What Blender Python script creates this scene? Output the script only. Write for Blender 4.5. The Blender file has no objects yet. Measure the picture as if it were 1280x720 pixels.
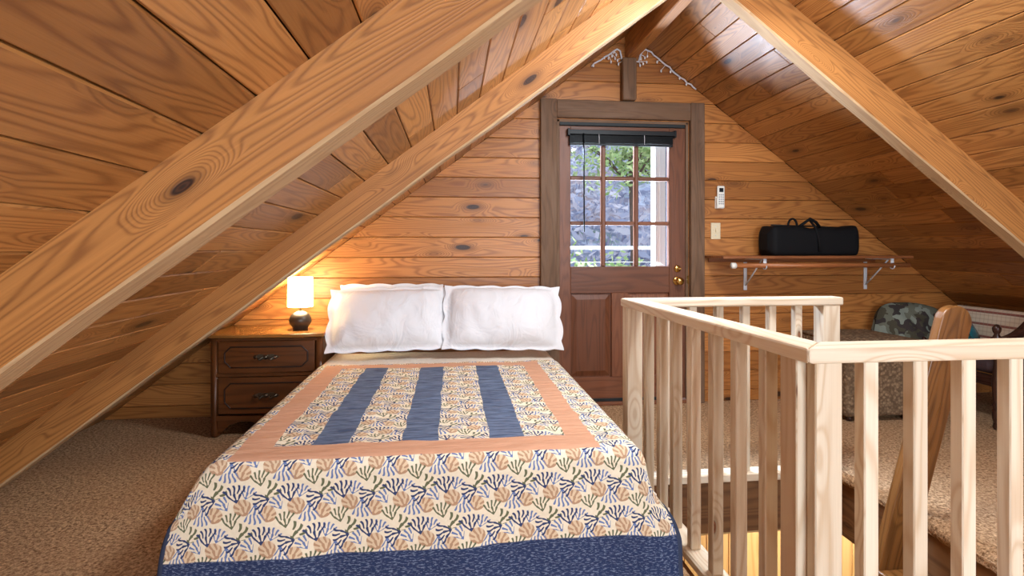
import bpy, bmesh, math, random
from mathutils import Vector, Matrix, noise as mnoise
R = random.Random(7)
PI = math.pi
scene = bpy.context.scene
COL = scene.collection

# ------------------------------------------------------------------ helpers: objects
def link(name, me, m=None, parent=None, smooth=None):
    o = bpy.data.objects.new(name, me)
    COL.objects.link(o)
    if m is not None and me is not None and hasattr(me, 'materials') and not me.materials:
        for mm in (m if isinstance(m, (list, tuple)) else [m]):
            me.materials.append(mm)
    if parent: o.parent = parent
    return o

def tag(o, label=None, cat=None, group=None, kind=None):
    if label: o['label'] = label
    if cat: o['category'] = cat
    if group: o['group'] = group
    if kind: o['kind'] = kind
    return o

def thing(name, label, cat, loc=(0, 0, 0), rz=0.0, group=None, kind=None):
    o = bpy.data.objects.new(name, None)
    o.empty_display_size = 0.1
    COL.objects.link(o)
    o.location = loc
    o.rotation_euler = (0, 0, rz)
    return tag(o, label, cat, group, kind)

class MB:
    """collects geometry with uv (metres along / across the grain) and a random tint per piece"""
    def __init__(s):
        s.v = []; s.f = []; s.uv = []; s.rnd = []; s.mi = []; s.sm = []
    def add(s, verts, faces, g=None, seed=None, mi=0, smooth=False, uvs=None):
        b = len(s.v)
        vs = [Vector(p) for p in verts]
        s.v += vs
        if seed is None: seed = R.random()
        rr = random.Random(seed)
        ou, ov = rr.uniform(0, 60), rr.uniform(0, 60)
        tint = rr.random()
        if g is not None: g = Vector(g).normalized()
        for fi, f in enumerate(faces):
            s.f.append([b + i for i in f])
            s.mi.append(mi); s.sm.append(smooth); s.rnd.append(tint)
            if uvs is not None:
                s.uv.append([uvs[i] for i in f]); continue
            if g is None:
                gg = Vector((1, 0, 0))
            else: gg = g
            n = Vector((0, 0, 0))
            for k in range(len(f)):
                a = vs[f[k]]; c = vs[f[(k + 1) % len(f)]]
                n += a.cross(c)
            if n.length < 1e-12: n = Vector((0, 0, 1))
            n.normalize()
            n = Vector([round(q * 3) / 3 for q in n]); n.normalize()
            w = n.cross(gg)
            if w.length < 0.3:      # end grain
                a1 = n.orthogonal().normalized(); a2 = n.cross(a1)
                s.uv.append([(vs[i].dot(a1) * .3 + ou, vs[i].dot(a2) + ov) for i in f])
            else:
                w.normalize()
                off = 0.37 * round(n.x * 2) + 0.61 * round(n.y * 2) + .83 * round(n.z * 2)
                s.uv.append([(vs[i].dot(gg) + ou, vs[i].dot(w) + ov + off) for i in f])
        return s
    def beam(s, p0, p1, w, h, up=(0, 0, 1), ch=0.004, seed=None, mi=0, g=None):
        """chamfered rectangular bar; w across, h along up"""
        p0 = Vector(p0); p1 = Vector(p1)
        d = (p1 - p0); L = d.length; d.normalize()
        up = Vector(up); a = d.cross(up)
        if a.length < 1e-6: a = d.orthogonal()
        a.normalize(); u = a.cross(d).normalized()
        ch = min(ch, w * .3, h * .3)
        W, H = w / 2, h / 2
        sec = [(-W + ch, -H), (W - ch, -H), (W, -H + ch), (W, H - ch), (W - ch, H), (-W + ch, H), (-W, H - ch), (-W, -H + ch)]
        e = min(ch, L * .2)
        rings = []
        def ring(t, sh):
            return [p0 + d * t + a * (x * (1 - sh / max(W, 1e-6)) if sh else x) + u * (y * (1 - sh / max(H, 1e-6)) if sh else y) for x, y in sec]
        rings = [ring(0, ch * .7), ring(e, 0), ring(L - e, 0), ring(L, ch * .7)]
        vs = [p for r in rings for p in r]
        fs = []
        for k in range(3):
            for i in range(8):
                j = (i + 1) % 8
                fs.append([k * 8 + i, k * 8 + j, (k + 1) * 8 + j, (k + 1) * 8 + i])
        fs.append(list(range(7, -1, -1))); fs.append([24 + i for i in range(8)])
        return s.add(vs, fs, g or d, seed, mi)
    def box(s, c, size, ch=0.003, seed=None, mi=0, g=None):
        """axis aligned chamfered box, grain along its longest side"""
        c = Vector(c); k = max(range(3), key=lambda i: size[i])
        d = Vector((0, 0, 0)); d[k] = size[k] / 2
        if k == 0: w, h, up = size[1], size[2], (0, 0, 1)
        elif k == 1: w, h, up = size[0], size[2], (0, 0, 1)
        else: w, h, up = size[0], size[1], (0, 1, 0)
        return s.beam(c - d, c + d, w, h, up, ch, seed, mi, g)
    def tube(s, pts, r, n=8, mi=0, cap=True, seed=None):
        pts = [Vector(p) for p in pts]; rs = r if isinstance(r, (list, tuple)) else [r] * len(pts)
        vs = []; fs = []
        ref = None
        for i, p in enumerate(pts):
            t = (pts[min(i + 1, len(pts) - 1)] - pts[max(i - 1, 0)]).normalized()
            if ref is None: ref = t.orthogonal().normalized()
            ref = (ref - t * ref.dot(t))
            ref = ref.normalized() if ref.length > 1e-6 else t.orthogonal().normalized()
            b = t.cross(ref)
            for k in range(n):
                an = 2 * PI * k / n
                vs.append(p + (ref * math.cos(an) + b * math.sin(an)) * rs[i])
        for i in range(len(pts) - 1):
            for k in range(n):
                k2 = (k + 1) % n
                fs.append([i * n + k, i * n + k2, (i + 1) * n + k2, (i + 1) * n + k])
        if cap:
            fs.append(list(range(n - 1, -1, -1))); fs.append([(len(pts) - 1) * n + k for k in range(n)])
        return s.add(vs, fs, (pts[-1] - pts[0]) if (pts[-1] - pts[0]).length > 1e-6 else None, seed, mi, True)
    def lathe(s, prof, c=(0, 0, 0), axis='z', n=24, mi=0, seed=None):
        c = Vector(c); vs = []; fs = []
        for (r, z) in prof:
            for k in range(n):
                an = 2 * PI * k / n
                x, y = r * math.cos(an), r * math.sin(an)
                p = (x, y, z) if axis == 'z' else ((x, z, y) if axis == 'y' else (z, x, y))
                vs.append(c + Vector(p))
        m = len(prof)
        for i in range(m - 1):
            for k in range(n):
                k2 = (k + 1) % n
                f = [i * n + k, i * n + k2, (i + 1) * n + k2, (i + 1) * n + k]
                fs.append(f if axis != 'y' else f[::-1])
        fs.append(list(range(n - 1, -1, -1))); fs.append([(m - 1) * n + k for k in range(n)])
        return s.add(vs, fs, (0, 0, 1) if axis == 'z' else ((0, 1, 0) if axis == 'y' else (1, 0, 0)), seed, mi, True)
    def grid(s, fn, nu, nv, mi=0, closed_u=False, uvfn=None, seed=None, g=None):
        vs = []; uvs = [] if uvfn else None
        for j in range(nv + 1):
            for i in range(nu + (0 if closed_u else 1)):
                vs.append(fn(i / nu, j / nv))
                if uvfn: uvs.append(uvfn(i / nu, j / nv))
        W = nu + (0 if closed_u else 1); fs = []
        for j in range(nv):
            for i in range(nu):
                i2 = (i + 1) % W
                fs.append([j * W + i, j * W + i2, (j + 1) * W + i2, (j + 1) * W + i])
        return s.add(vs, fs, g, seed, mi, True, uvs)
    def prism(s, poly, o, ax, ay, depth, g=None, seed=None, mi=0):
        """polygon (2d) in plane o+ax,ay extruded along ax x ay by depth (both halves)"""
        o = Vector(o); ax = Vector(ax); ay = Vector(ay); n = ax.cross(ay).normalized()
        m = len(poly)
        vs = [o + ax * x + ay * y - n * depth / 2 for x, y in poly] + [o + ax * x + ay * y + n * depth / 2 for x, y in poly]
        fs = [list(range(m - 1, -1, -1)), [m + i for i in range(m)]]
        for i in range(m):
            j = (i + 1) % m
            fs.append([i, j, m + j, m + i])
        return s.add(vs, fs, g or ax, seed, mi)
    def build(s, name, m=None, parent=None, bevel=0.0, segs=2, solid=0.0, sub=0):
        me = bpy.data.meshes.new(name)
        me.from_pydata([tuple(p) for p in s.v], [], s.f)
        uvl = me.uv_layers.new(name='UVMap')
        k = 0
        for fi, uv in enumerate(s.uv):
            for q in uv:
                uvl.data[k].uv = q; k += 1
        at = me.attributes.new('rnd', 'FLOAT', 'FACE')
        at.data.foreach_set('value', s.rnd)
        me.polygons.foreach_set('material_index', s.mi)
        me.polygons.foreach_set('use_smooth', s.sm)
        me.update()
        o = link(name, me, m, parent)
        if solid:
            md = o.modifiers.new('solid', 'SOLIDIFY'); md.thickness = solid; md.offset = 0
        if bevel:
            md = o.modifiers.new('bevel', 'BEVEL'); md.width = bevel; md.segments = segs; md.limit_method = 'ANGLE'; md.angle_limit = math.radians(35)
        if sub:
            md = o.modifiers.new('sub', 'SUBSURF'); md.levels = sub; md.render_levels = sub
        return o

# ------------------------------------------------------------------ helpers: materials
def lin(c):
    return tuple((x / 255 / 12.92) if x / 255 <= .04045 else ((x / 255 + .055) / 1.055) ** 2.4 for x in c)
def rgba(c): return (*lin(c), 1.0)

class Sk:
    """node socket with arithmetic"""
    def __init__(s, t, sock): s.t = t; s.k = sock
    def _m(s, op, b=None, c=None, rev=False):
        n = s.t.nodes.new('ShaderNodeMath'); n.operation = op
        args = [s, b, c] if not rev else [b, s, c]
        for i, a in enumerate(args):
            if a is None: continue
            if isinstance(a, Sk): s.t.links.new(a.k, n.inputs[i])
            else: n.inputs[i].default_value = a
        return Sk(s.t, n.outputs[0])
    def __add__(s, o): return s._m('ADD', o)
    __radd__ = __add__
    def __sub__(s, o): return s._m('SUBTRACT', o)
    def __rsub__(s, o): return s._m('SUBTRACT', o, rev=True)
    def __mul__(s, o): return s._m('MULTIPLY', o)
    __rmul__ = __mul__
    def __truediv__(s, o): return s._m('DIVIDE', o)
    def round(s): return s._m('FLOOR', None) if False else (s + 0.5)._m('FLOOR')
    def sin(s): return s._m('SINE')
    def cos(s): return s._m('COSINE')
    def abs(s): return s._m('ABSOLUTE')
    def pow(s, p): return s._m('POWER', p)
    def sqrt(s): return s._m('SQRT')
    def atan2(s, o): return s._m('ARCTAN2', o)
    def gt(s, o): return s._m('GREATER_THAN', o)
    def lt(s, o): return s._m('LESS_THAN', o)
    def max(s, o): return s._m('MAXIMUM', o)
    def min(s, o): return s._m('MINIMUM', o)
    def ss(s, a, b, lo=0.0, hi=1.0):
        n = s.t.nodes.new('ShaderNodeMapRange'); n.interpolation_type = 'SMOOTHSTEP'
        s.t.links.new(s.k, n.inputs[0])
        n.inputs[1].default_value = a; n.inputs[2].default_value = b
        n.inputs[3].default_value = lo; n.inputs[4].default_value = hi
        return Sk(s.t, n.outputs[0])
    def ss2(s, a, b):  # falling
        return s.ss(a, b, 1.0, 0.0)

class Mat:
    def __init__(s, name, rough=.5, spec=.5):
        s.m = bpy.data.materials.new(name); s.m.use_nodes = True
        s.t = s.m.node_tree
        s.b = s.t.nodes['Principled BSDF']
        s.b.inputs['Roughness'].default_value = rough
        s.b.inputs['Specular IOR Level'].default_value = spec
    def uv(s):
        n = s.t.nodes.new('ShaderNodeUVMap'); n.uv_map = 'UVMap'
        x = s.t.nodes.new('ShaderNodeSeparateXYZ'); s.t.links.new(n.outputs[0], x.inputs[0])
        return Sk(s.t, x.outputs[0]), Sk(s.t, x.outputs[1])
    def obj(s):
        n = s.t.nodes.new('ShaderNodeTexCoord')
        x = s.t.nodes.new('ShaderNodeSeparateXYZ'); s.t.links.new(n.outputs['Object'], x.inputs[0])
        return [Sk(s.t, x.outputs[i]) for i in range(3)]
    def attr(s, name):
        n = s.t.nodes.new('ShaderNodeAttribute'); n.attribute_name = name
        return Sk(s.t, n.outputs['Fac']), Sk(s.t, n.outputs['Color'])
    def vec(s, x, y, z=0.0):
        n = s.t.nodes.new('ShaderNodeCombineXYZ')
        for i, a in enumerate((x, y, z)):
            if isinstance(a, Sk): s.t.links.new(a.k, n.inputs[i])
            else: n.inputs[i].default_value = a
        return Sk(s.t, n.outputs[0])
    def noise(s, v, scale=1, detail=2, rough=.5, dist=0.0, out='Fac'):
        n = s.t.nodes.new('ShaderNodeTexNoise'); n.inputs['Scale'].default_value = scale
        n.inputs['Detail'].default_value = detail; n.inputs['Roughness'].default_value = rough
        n.inputs['Distortion'].default_value = dist
        s.t.links.new(v.k, n.inputs['Vector'])
        return Sk(s.t, n.outputs[out])
    def voro(s, v, scale=1, rnd=1.0, dims='3D'):
        n = s.t.nodes.new('ShaderNodeTexVoronoi'); n.inputs['Scale'].default_value = scale
        n.voronoi_dimensions = dims
        n.inputs['Randomness'].default_value = rnd
        s.t.links.new(v.k, n.inputs['Vector'])
        x = s.t.nodes.new('ShaderNodeSeparateColor'); s.t.links.new(n.outputs['Color'], x.inputs[0])
        return Sk(s.t, n.outputs['Distance']), Sk(s.t, x.outputs[0]), Sk(s.t, x.outputs[1])
    def mix(s, f, a, b, mode='MIX'):
        n = s.t.nodes.new('ShaderNodeMix'); n.data_type = 'RGBA'; n.blend_type = mode
        if isinstance(f, Sk): s.t.links.new(f.k, n.inputs[0])
        else: n.inputs[0].default_value = f
        for i, c in ((6, a), (7, b)):
            if isinstance(c, Sk): s.t.links.new(c.k, n.inputs[i])
            else: n.inputs[i].default_value = rgba(c) if max(c[:3]) > 1.0 else (*c[:3], 1)
        return Sk(s.t, n.outputs[2])
    def color(s, c):
        if isinstance(c, Sk): s.t.links.new(c.k, s.b.inputs['Base Color'])
        else: s.b.inputs['Base Color'].default_value = rgba(c)
        return s
    def rough(s, r):
        if isinstance(r, Sk): s.t.links.new(r.k, s.b.inputs['Roughness'])
        else: s.b.inputs['Roughness'].default_value = r
        return s
    def bump(s, h, strength=.3, dist=.01):
        n = s.t.nodes.new('ShaderNodeBump'); n.inputs['Strength'].default_value = strength
        n.inputs['Distance'].default_value = dist
        s.t.links.new(h.k, n.inputs['Height']); s.t.links.new(n.outputs[0], s.b.inputs['Normal'])
        return s

def wood(name, light, dark, knot=(44, 26, 15), ring=.55, rings=9.0, kthr=.62, ksize=1.0, tint=.22, rough=.42, fs=1.0, weather=None, streak=.35, vs=7.0, bump=.25, spec=.4):
    M = Mat(name, rough, spec)
    u, v = M.uv()
    rnd, _ = M.attr('rnd')
    sd = rnd * 31.0
    # warp, so that knots and figure are irregular
    wv = M.noise(M.vec(u * 1.3, v * 9.0, sd), 1.0, 2.0) - 0.5
    h = M.noise(M.vec(u * .75 * fs, (v + wv * .02) * vs * fs, sd), 1.0, 1.5, .45)
    d, c1, c2 = M.voro(M.vec((u + wv * .05) * 2.6, (v + wv * .02) * 7.5, sd), 1.0, .9)
    kon = c1.gt(kthr)
    ks = (c2 * .06 + .045) * ksize
    near = kon * d.ss2(.0, .42) * .32
    h2 = h + near
    ph = h2 * (rings * 2 * PI)
    rg = ph.sin() * .5 + .5
    late = rg.pow(2.6)
    fib = M.noise(M.vec(u * 5.0, v * 260.0, sd), 1.0, 2.0, .6)
    grain2 = M.noise(M.vec(u * 1.1, v * 42.0, sd + 5.0), 1.0, 3.0, .6)
    f = (late * ring + (grain2 - .5) * streak + (fib - .5) * .35 + .12)
    base = M.mix(f.max(0.0).min(1.0), light, dark)
    # tint from board to board
    tn = M.mix(rnd, tuple(int(255 * (1 - tint * .15)) for _ in range(3)), (int(255 * (1 - tint)), int(255 * (1 - tint * 1.12)), int(255 * (1 - tint * 1.28))))
    base = M.mix(1.0, base, tn, 'MULTIPLY')
    blot = M.noise(M.vec(u * .9, v * 4.0, sd + 9.0), 1.0, 2.0)
    base = M.mix(blot.ss(.52, .78) * .4, base, dark)
    kd = d / ks
    km = kon * kd.ss2(.8, 1.2)
    halo = kon * kd.ss2(1.0, 2.6) * .5
    base = M.mix(halo, base, tuple(int(a * .62) for a in dark))
    base = M.mix(km, base, M.mix((d * 190.0).sin() * .5 + .5, knot, tuple(min(255, int(a * 1.6)) for a in knot)))
    if weather:
        wn = M.noise(M.vec(u * 2.0, v * 10.0, sd + 3), 1.0, 3.0, .6)
        base = M.mix(wn.ss(.38, .7) * .75, base, weather)
    M.color(base)
    M.rough(fib * .2 + (rough - .1))
    M.bump(rg * .25 + fib * .35 - km * .4, bump, .004)
    return M.m

def plain(name, c, rough=.5, metal=0.0, spec=.5, bump=0.0, bscale=200, em=None, ems=0):
    M = Mat(name, rough, spec); M.b.inputs['Metallic'].default_value = metal
    x, y, z = M.obj()
    n = M.noise(M.vec(x, y, z), bscale, 3.0)
    M.color(M.mix(n, tuple(max(0, int(a * .9)) + .01 for a in c), tuple(min(255, int(a * 1.08) + 1) for a in c)))
    if bump: M.bump(n, bump, .003)
    if em:
        M.b.inputs['Emission Color'].default_value = rgba(em); M.b.inputs['Emission Strength'].default_value = ems
    return M.m

m_ceil = wood('pine_ceiling_boards', (218, 157, 91), (134, 80, 38), rings=24, ring=.5, tint=.28, rough=.36, kthr=.42, ksize=1.6)
m_wall = wood('pine_wall_boards', (216, 146, 78), (136, 76, 36), rings=22, ring=.48, tint=.24, rough=.4, kthr=.4, ksize=1.5)
m_back = plain('dark_board_backing', (40, 24, 14), .9)
m_raft = wood('rafter_timber', (196, 134, 72), (118, 70, 34), rings=34, ring=.5, tint=.1, kthr=.74, ksize=1.0, rough=.5, streak=.7, vs=13, fs=.6)
m_raftw = wood('weathered_rafter_underside', (206, 174, 132), (158, 122, 84), rings=18, ring=.3, tint=.1, kthr=.95, rough=.75, bump=.6)
m_rail = wood('pale_new_pine', (242, 229, 206), (200, 164, 122), knot=(92, 58, 36), rings=12, ring=.42, tint=.14, kthr=.5, ksize=.8, rough=.55, streak=.32)
m_head = wood('weathered_brown_timber', (128, 96, 70), (80, 58, 42), rings=12, ring=.4, tint=.15, kthr=.9, rough=.7, weather=(122, 96, 76))
m_door = wood('stained_door_wood', (142, 88, 58), (88, 50, 32), rings=16, ring=.35, tint=.22, kthr=1.1, rough=.45)
m_dark = wood('dark_stained_nightstand', (116, 68, 34), (66, 36, 17), rings=8, ring=.4, tint=.15, kthr=1.1, rough=.32)
m_dtop = wood('honey_nightstand_top', (170, 116, 58), (122, 76, 36), rings=8, ring=.35, tint=.1, kthr=1.1, rough=.22)
m_groove = plain('routed_dark_groove', (38, 20, 10), .5)
m_shelf = wood('reddish_shelf_board', (158, 98, 58), (112, 64, 36), rings=10, tint=.1, kthr=.9, rough=.4)
m_rod = wood('closet_rod_wood', (178, 112, 66), (140, 82, 46), rings=10, tint=.1, kthr=1.1, rough=.35)
m_lad = wood('ladder_timber', (158, 108, 58), (92, 58, 28), rings=16, ring=.5, tint=.1, kthr=.85, rough=.3)
m_joist = wood('dark_floor_joist', (150, 106, 66), (98, 64, 38), rings=14, tint=.1, kthr=.8, rough=.6)
m_lower = wood('lower_room_pine', (236, 200, 140), (206, 160, 98), rings=8, tint=.12, kthr=.8, rough=.5)
m_chairw = wood('dark_chair_wood', (70, 44, 34), (38, 22, 18), rings=10, tint=.1, kthr=1.1, rough=.28)
m_black = plain('black_nylon', (11, 11, 13), .75, spec=.2, bump=.3, bscale=400)
m_blackp = plain('black_plastic', (15, 20, 24), .45, spec=.3)
m_white = plain('white_cotton', (244, 242, 240), .85, bump=.05, bscale=40)
def mk_cotton():
    M = Mat('soft_white_cotton', .9, .15)
    M.color((226, 226, 228))
    x, y, z = M.obj()
    a = M.noise(M.vec(x * 7.0, y * 7.0, z * 5.0), 1.0, 3.0, .55, 1.2)
    M.bump(a, .55, .03)
    return M.m
m_pil = mk_cotton()
m_cream = plain('cream_sheet', (238, 226, 210), .85, bump=.15, bscale=60)
m_wplast = plain('white_plastic', (228, 226, 218), .4)
m_ivory = plain('ivory_plastic', (218, 204, 170), .4)
m_grey = plain('grey_rubber_keys', (150, 152, 155), .5)
m_screen = plain('dark_display', (30, 36, 40), .2)
m_brass = plain('brass', (216, 184, 110), .2, 1.0)
m_steel = plain('white_painted_steel', (214, 218, 224), .35)
m_iron = plain('aged_pewter_pull', (104, 94, 80), .35, .9)
m_ball = plain('dark_bronze_ceramic', (66, 56, 46), .35, .3)
m_wt = plain('white_house_trim', (226, 226, 220), .6)
m_teal = plain('teal_satin', (34, 110, 126), .25, bump=.2, bscale=30)
m_bulb = plain('clear_white_bulb', (236, 236, 240), .2)
m_cord = plain('white_cord', (214, 214, 220), .5)
m_sweep = plain('black_door_sweep', (20, 26, 28), .6)

def mk_shade():
    M = Mat('linen_lamp_shade', .9, .1)
    x, y, z = M.obj()
    n = M.noise(M.vec(x * 300.0, y * 300.0, z * 900.0), 1.0, 2.0)
    M.color(M.mix(n, (244, 240, 232), (252, 250, 246)))
    tr = M.t.nodes.new('ShaderNodeBsdfTranslucent'); tr.inputs[0].default_value = (.95, .92, .86, 1)
    mx = M.t.nodes.new('ShaderNodeMixShader'); mx.inputs[0].default_value = .6
    out = M.t.nodes['Material Output']
    M.t.links.new(M.b.outputs[0], mx.inputs[1]); M.t.links.new(tr.outputs[0], mx.inputs[2])
    M.b.inputs['Emission Color'].default_value = (1.0, .86, .56, 1); M.b.inputs['Emission Strength'].default_value = 38
    M.t.links.new(mx.outputs[0], out.inputs[0])
    return M.m
m_shade = mk_shade()

def mk_glass():
    M = Mat('clear_pane_glass')
    t = M.t
    tr = t.nodes.new('ShaderNodeBsdfTransparent'); gl = t.nodes.new('ShaderNodeBsdfGlossy'); gl.inputs['Roughness'].default_value = .02
    fr = t.nodes.new('ShaderNodeFresnel'); fr.inputs[0].default_value = 1.3
    mx = t.nodes.new('ShaderNodeMixShader')
    t.links.new(fr.outputs[0], mx.inputs[0]); t.links.new(tr.outputs[0], mx.inputs[1]); t.links.new(gl.outputs[0], mx.inputs[2])
    t.links.new(mx.outputs[0], t.nodes['Material Output'].inputs[0])
    return M.m
m_glass = mk_glass()

def mk_carpet():
    M = Mat('tan_pile_carpet', .95, .1)
    x, y, z = M.obj()
    p = M.vec(x, y, z)
    n1 = M.noise(p, 95, 2.0, .7); n2 = M.noise(p, 55, 2.0, .6); n3 = M.noise(p, 3, 2.0)
    c = M.mix((n1 * .6 + n2 * .4).ss(.34, .66), (112, 80, 55), (222, 184, 142))
    c = M.mix(n3.ss(.3, .7) * .3, c, (164, 124, 88))
    M.color(c); M.bump(n1 * .7 + n2 * .5, .9, .012)
    return M.m
m_carpet = mk_carpet()

def mk_tweed():
    M = Mat('brown_tweed', .9, .1)
    x, y, z = M.obj()
    d, c1, c2 = M.voro(M.vec(x, y, z), 62)
    n = M.noise(M.vec(x, y, z), 240, 2.0)
    c = M.mix(c1, (84, 68, 52), (156, 132, 104))
    c = M.mix(d.ss(.3, .75) * .7, c, (74, 58, 46)); c = M.mix(n * .4, c, (150, 122, 94))
    M.color(c); M.bump(d, .5, .006)
    return M.m
m_tweed = mk_tweed()

def mk_camo():
    M = Mat('camouflage_fleece', .9, .1)
    x, y, z = M.obj()
    p = M.vec(x, y, z)
    a = M.noise(p, 7, 2.0, .5); b = M.noise(M.vec(x + 9.0, y, z), 10, 2.0, .5); c_ = M.noise(p, 260, 2.0)
    c = M.mix(a.gt(.5), (66, 60, 58), (112, 114, 100))
    c = M.mix(b.gt(.57), c, (140, 148, 136)); c = M.mix(b.lt(.42), c, (80, 76, 62))
    c = M.mix(c_ * .35, c, (40, 36, 36))
    M.color(c); M.bump(c_, .5, .004)
    return M.m
m_camo = mk_camo()

def mk_plaid():
    M = Mat('striped_plaid_upholstery', .85, .1)
    x, y, z = M.obj()
    q = (z * 2 * PI / .085).sin(); q2 = (z * 2 * PI / .028).sin(); q3 = (y * 2 * PI / .03).sin()
    c = M.mix(q2.ss(.2, .9) * .4, (206, 190, 168), (176, 150, 132))
    c = M.mix(q.ss(.72, .95), c, (136, 84, 74)); c = M.mix(q3.ss(.6, 1.0) * .3, c, (150, 130, 120))
    M.color(c)
    return M.m
m_plaid = mk_plaid()
m_plum = plain('dark_plum_seat_fabric', (66, 48, 50), .8, bump=.3)

# ---- the quilt: printed florals, peach frame, denim strips, indigo border
QL, QR, QB, QF = -.715, .505, 3.27, 1.845     # peach frame outer edges, metres on the cloth
def mk_quilt():
    M = Mat('patchwork_quilt_cloth', .9, .12)
    u, v = M.uv()
    W, H = .163, .122
    def motif(cx, cy, ang, Rr, span, n, phase, fill):
        dv = v / H - cy
        k = dv.round()
        dv = dv - k
        du = u / W - cx - k * .5
        du = du - du.round()
        dx = du * W; dy = dv * H
        ca, sa = math.cos(ang), math.sin(ang)
        rx = dx * ca - dy * sa
        ry = dx * sa + dy * ca + Rr * .5
        r = (rx * rx + ry * ry).sqrt()
        th = rx.atan2(ry)
        tw = th + (r * 170.0 + phase).sin() * .05
        br1 = (tw * n).cos().ss(-.1, .45)
        br2 = (tw * (2.0 * n)).cos().ss(.0, .5)
        far = r.ss(Rr * .45, Rr * .6)
        br = br1 * (1.0 - far) + br2 * far
        core = r.ss2(Rr * .14, Rr * .26)
        env = (1.0 - th.abs() / span).ss(0.0, .15) * r.ss2(Rr * .86, Rr * 1.02)
        if fill:
            q = (rx * rx + (ry - Rr * .5) * (ry - Rr * .5)).sqrt() + th.cos() * 0.0 + (th * 5.0).sin() * .0012
            env = q.ss2(Rr * .42, Rr * .5)
        return (br.max(core) * env).ss(.25, .6), env
    base = M.mix(M.noise(M.vec(u, v, 0.0), 90, 2.0), (230, 216, 188), (246, 236, 212))
    NAVY, BLUE, OLV, TAN, TAN2 = (58, 70, 108), (108, 128, 174), (106, 110, 84), (184, 148, 118), (220, 196, 164)
    for (cx, cy, an, Rr, sp, n, col, fill) in [
        (0.0, 0.0, .5, .040, 1.5, 6.0, TAN, TAN2), (.5, -.16, -.4, .036, 1.0, 5.0, TAN, (224, 200, 166)),
        (.24, -.16, PI, .046, .62, 8.0, BLUE, None), (.8, -.30, 0.2, .036, .85, 7.0, OLV, None),
        (.53, .39, -.7, .040, .8, 5.0, OLV, None), (.65, .10, .6, .034, .75, 6.0, BLUE, None),
        (.09, .37, -.3, .032, .8, 6.0, BLUE, None), (-.147, .34, .2, .042, .8, 7.0, NAVY, None),
        (.34, .14, PI / 2 + .3, .040, .85, 7.0, NAVY, None)]:
        an_ = an; Rr = Rr * (1.4 if not fill else 1.4); n = n * 1.4
        mk, env = motif(cx, cy, -an_, Rr, sp, n, cx * 20, fill)
        if fill: base = M.mix(env, base, fill)
        base = M.mix(mk, base, col)
    # denim strips and frame on the top
    def band(s, a, b, e=.002): return s.ss(a - e, a + e) * s.ss2(b - e, b + e)
    wob = (M.noise(M.vec(u * 6.0, v * 6.0, 0.0), 1.0, 1.0) - .5) * .02
    uu, vv = u + wob, v + wob
    nb = M.noise(M.vec(u * 25.0, v * 260.0, 0.0), 1.0, 3.0, .6)
    nb2 = M.noise(M.vec(u * 9.0, v * 75.0, 1.0), 1.0, 3.0, .6)
    denim = M.mix((nb2 * .7 + nb * .3).ss(.32, .62), (60, 72, 98), (112, 126, 152))  # coarse noise puts dark wrinkle shading into the denim colour
    inner = band(vv, QF + .12, QB - .09)
    strip = (band(uu, -.482, -.357) + band(uu, -.175, -.048) + band(uu, .134, .258)).min(1.0) * inner
    col = M.mix(strip, base, denim)
    peach = M.mix(nb, (198, 144, 112), (220, 174, 144))
    rim = band(uu, QL, QR) * band(vv, QF, QB)
    hole = band(uu, QL + .105, QR - .095) * inner
    col = M.mix(rim * (1.0 - hole), col, peach)
    # indigo border with light dashes at the foot, and hem binding
    ds = M.noise(M.vec(u * 70.0, v * 260.0, 3.0), 1.0, 2.0, .6)
    ind = M.mix(ds.ss(.52, .62) * .7, (46, 58, 92), (128, 140, 166))
    foot = vv.ss2(1.553, 1.557)
    col = M.mix(foot, col, ind)
    hem = (u.abs() * 0.0 + (u + .065).abs().ss(.840, .844)).max(v.ss(3.318, 3.322))
    col = M.mix(hem, col, (62, 70, 92))
    M.color(col)
    wr = M.noise(M.vec(u * 9.0, v * 42.0, 0.0), 1.0, 3.0, .55)
    wr2 = M.noise(M.vec(u * 3.0, v * 7.0, 4.0), 1.0, 2.0, .5)
    on_top = vv.ss(1.82, 1.9)
    M.bump(wr * (on_top * .8 + .2) + wr2 * .6, .55, .025)
    return M.m
m_quilt = mk_quilt()

# ------------------------------------------------------------------ the room
D = 3.94                      # gable wall with the door
BY = -2.6                     # gable behind the camera
XR, ZR, P = 1.29, 2.72, .757  # ridge and pitch
def roof(x): return ZR - P * abs(x - XR)
def xl(z): return XR - (ZR - z) / P
def xr(z): return XR + (ZR - z) / P
HX0, HX1, HY0, HY1 = .845, 1.95, 1.24, 2.62    # stair opening

# floor: carpet around the stair opening
def floor_mb():
    b = MB()
    X0, X1 = xl(0) - .05, xr(0) + .05
    Y0, Y1 = BY - .05, D + .05
    xs = [X0, HX0 - .02, HX1, X1]; ys = [Y0, HY0 - .05, HY1 + .05, Y1]
    for i in range(3):
        for j in range(3):
            if i == 1 and j == 1: continue
            x0, x1, y0, y1 = xs[i], xs[i + 1], ys[j], ys[j + 1]
            b.add([(x0, y0, 0), (x1, y0, 0), (x1, y1, 0), (x0, y1, 0), (x0, y0, -.03), (x1, y0, -.03), (x1, y1, -.03), (x0, y1, -.03)],
                  [[0, 1, 2, 3], [7, 6, 5, 4], [0, 4, 5, 1], [1, 5, 6, 2], [2, 6, 7, 3], [3, 7, 4, 0]])
    return b
fl = floor_mb().build('floor', m_carpet); tag(fl, kind='structure')
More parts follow.
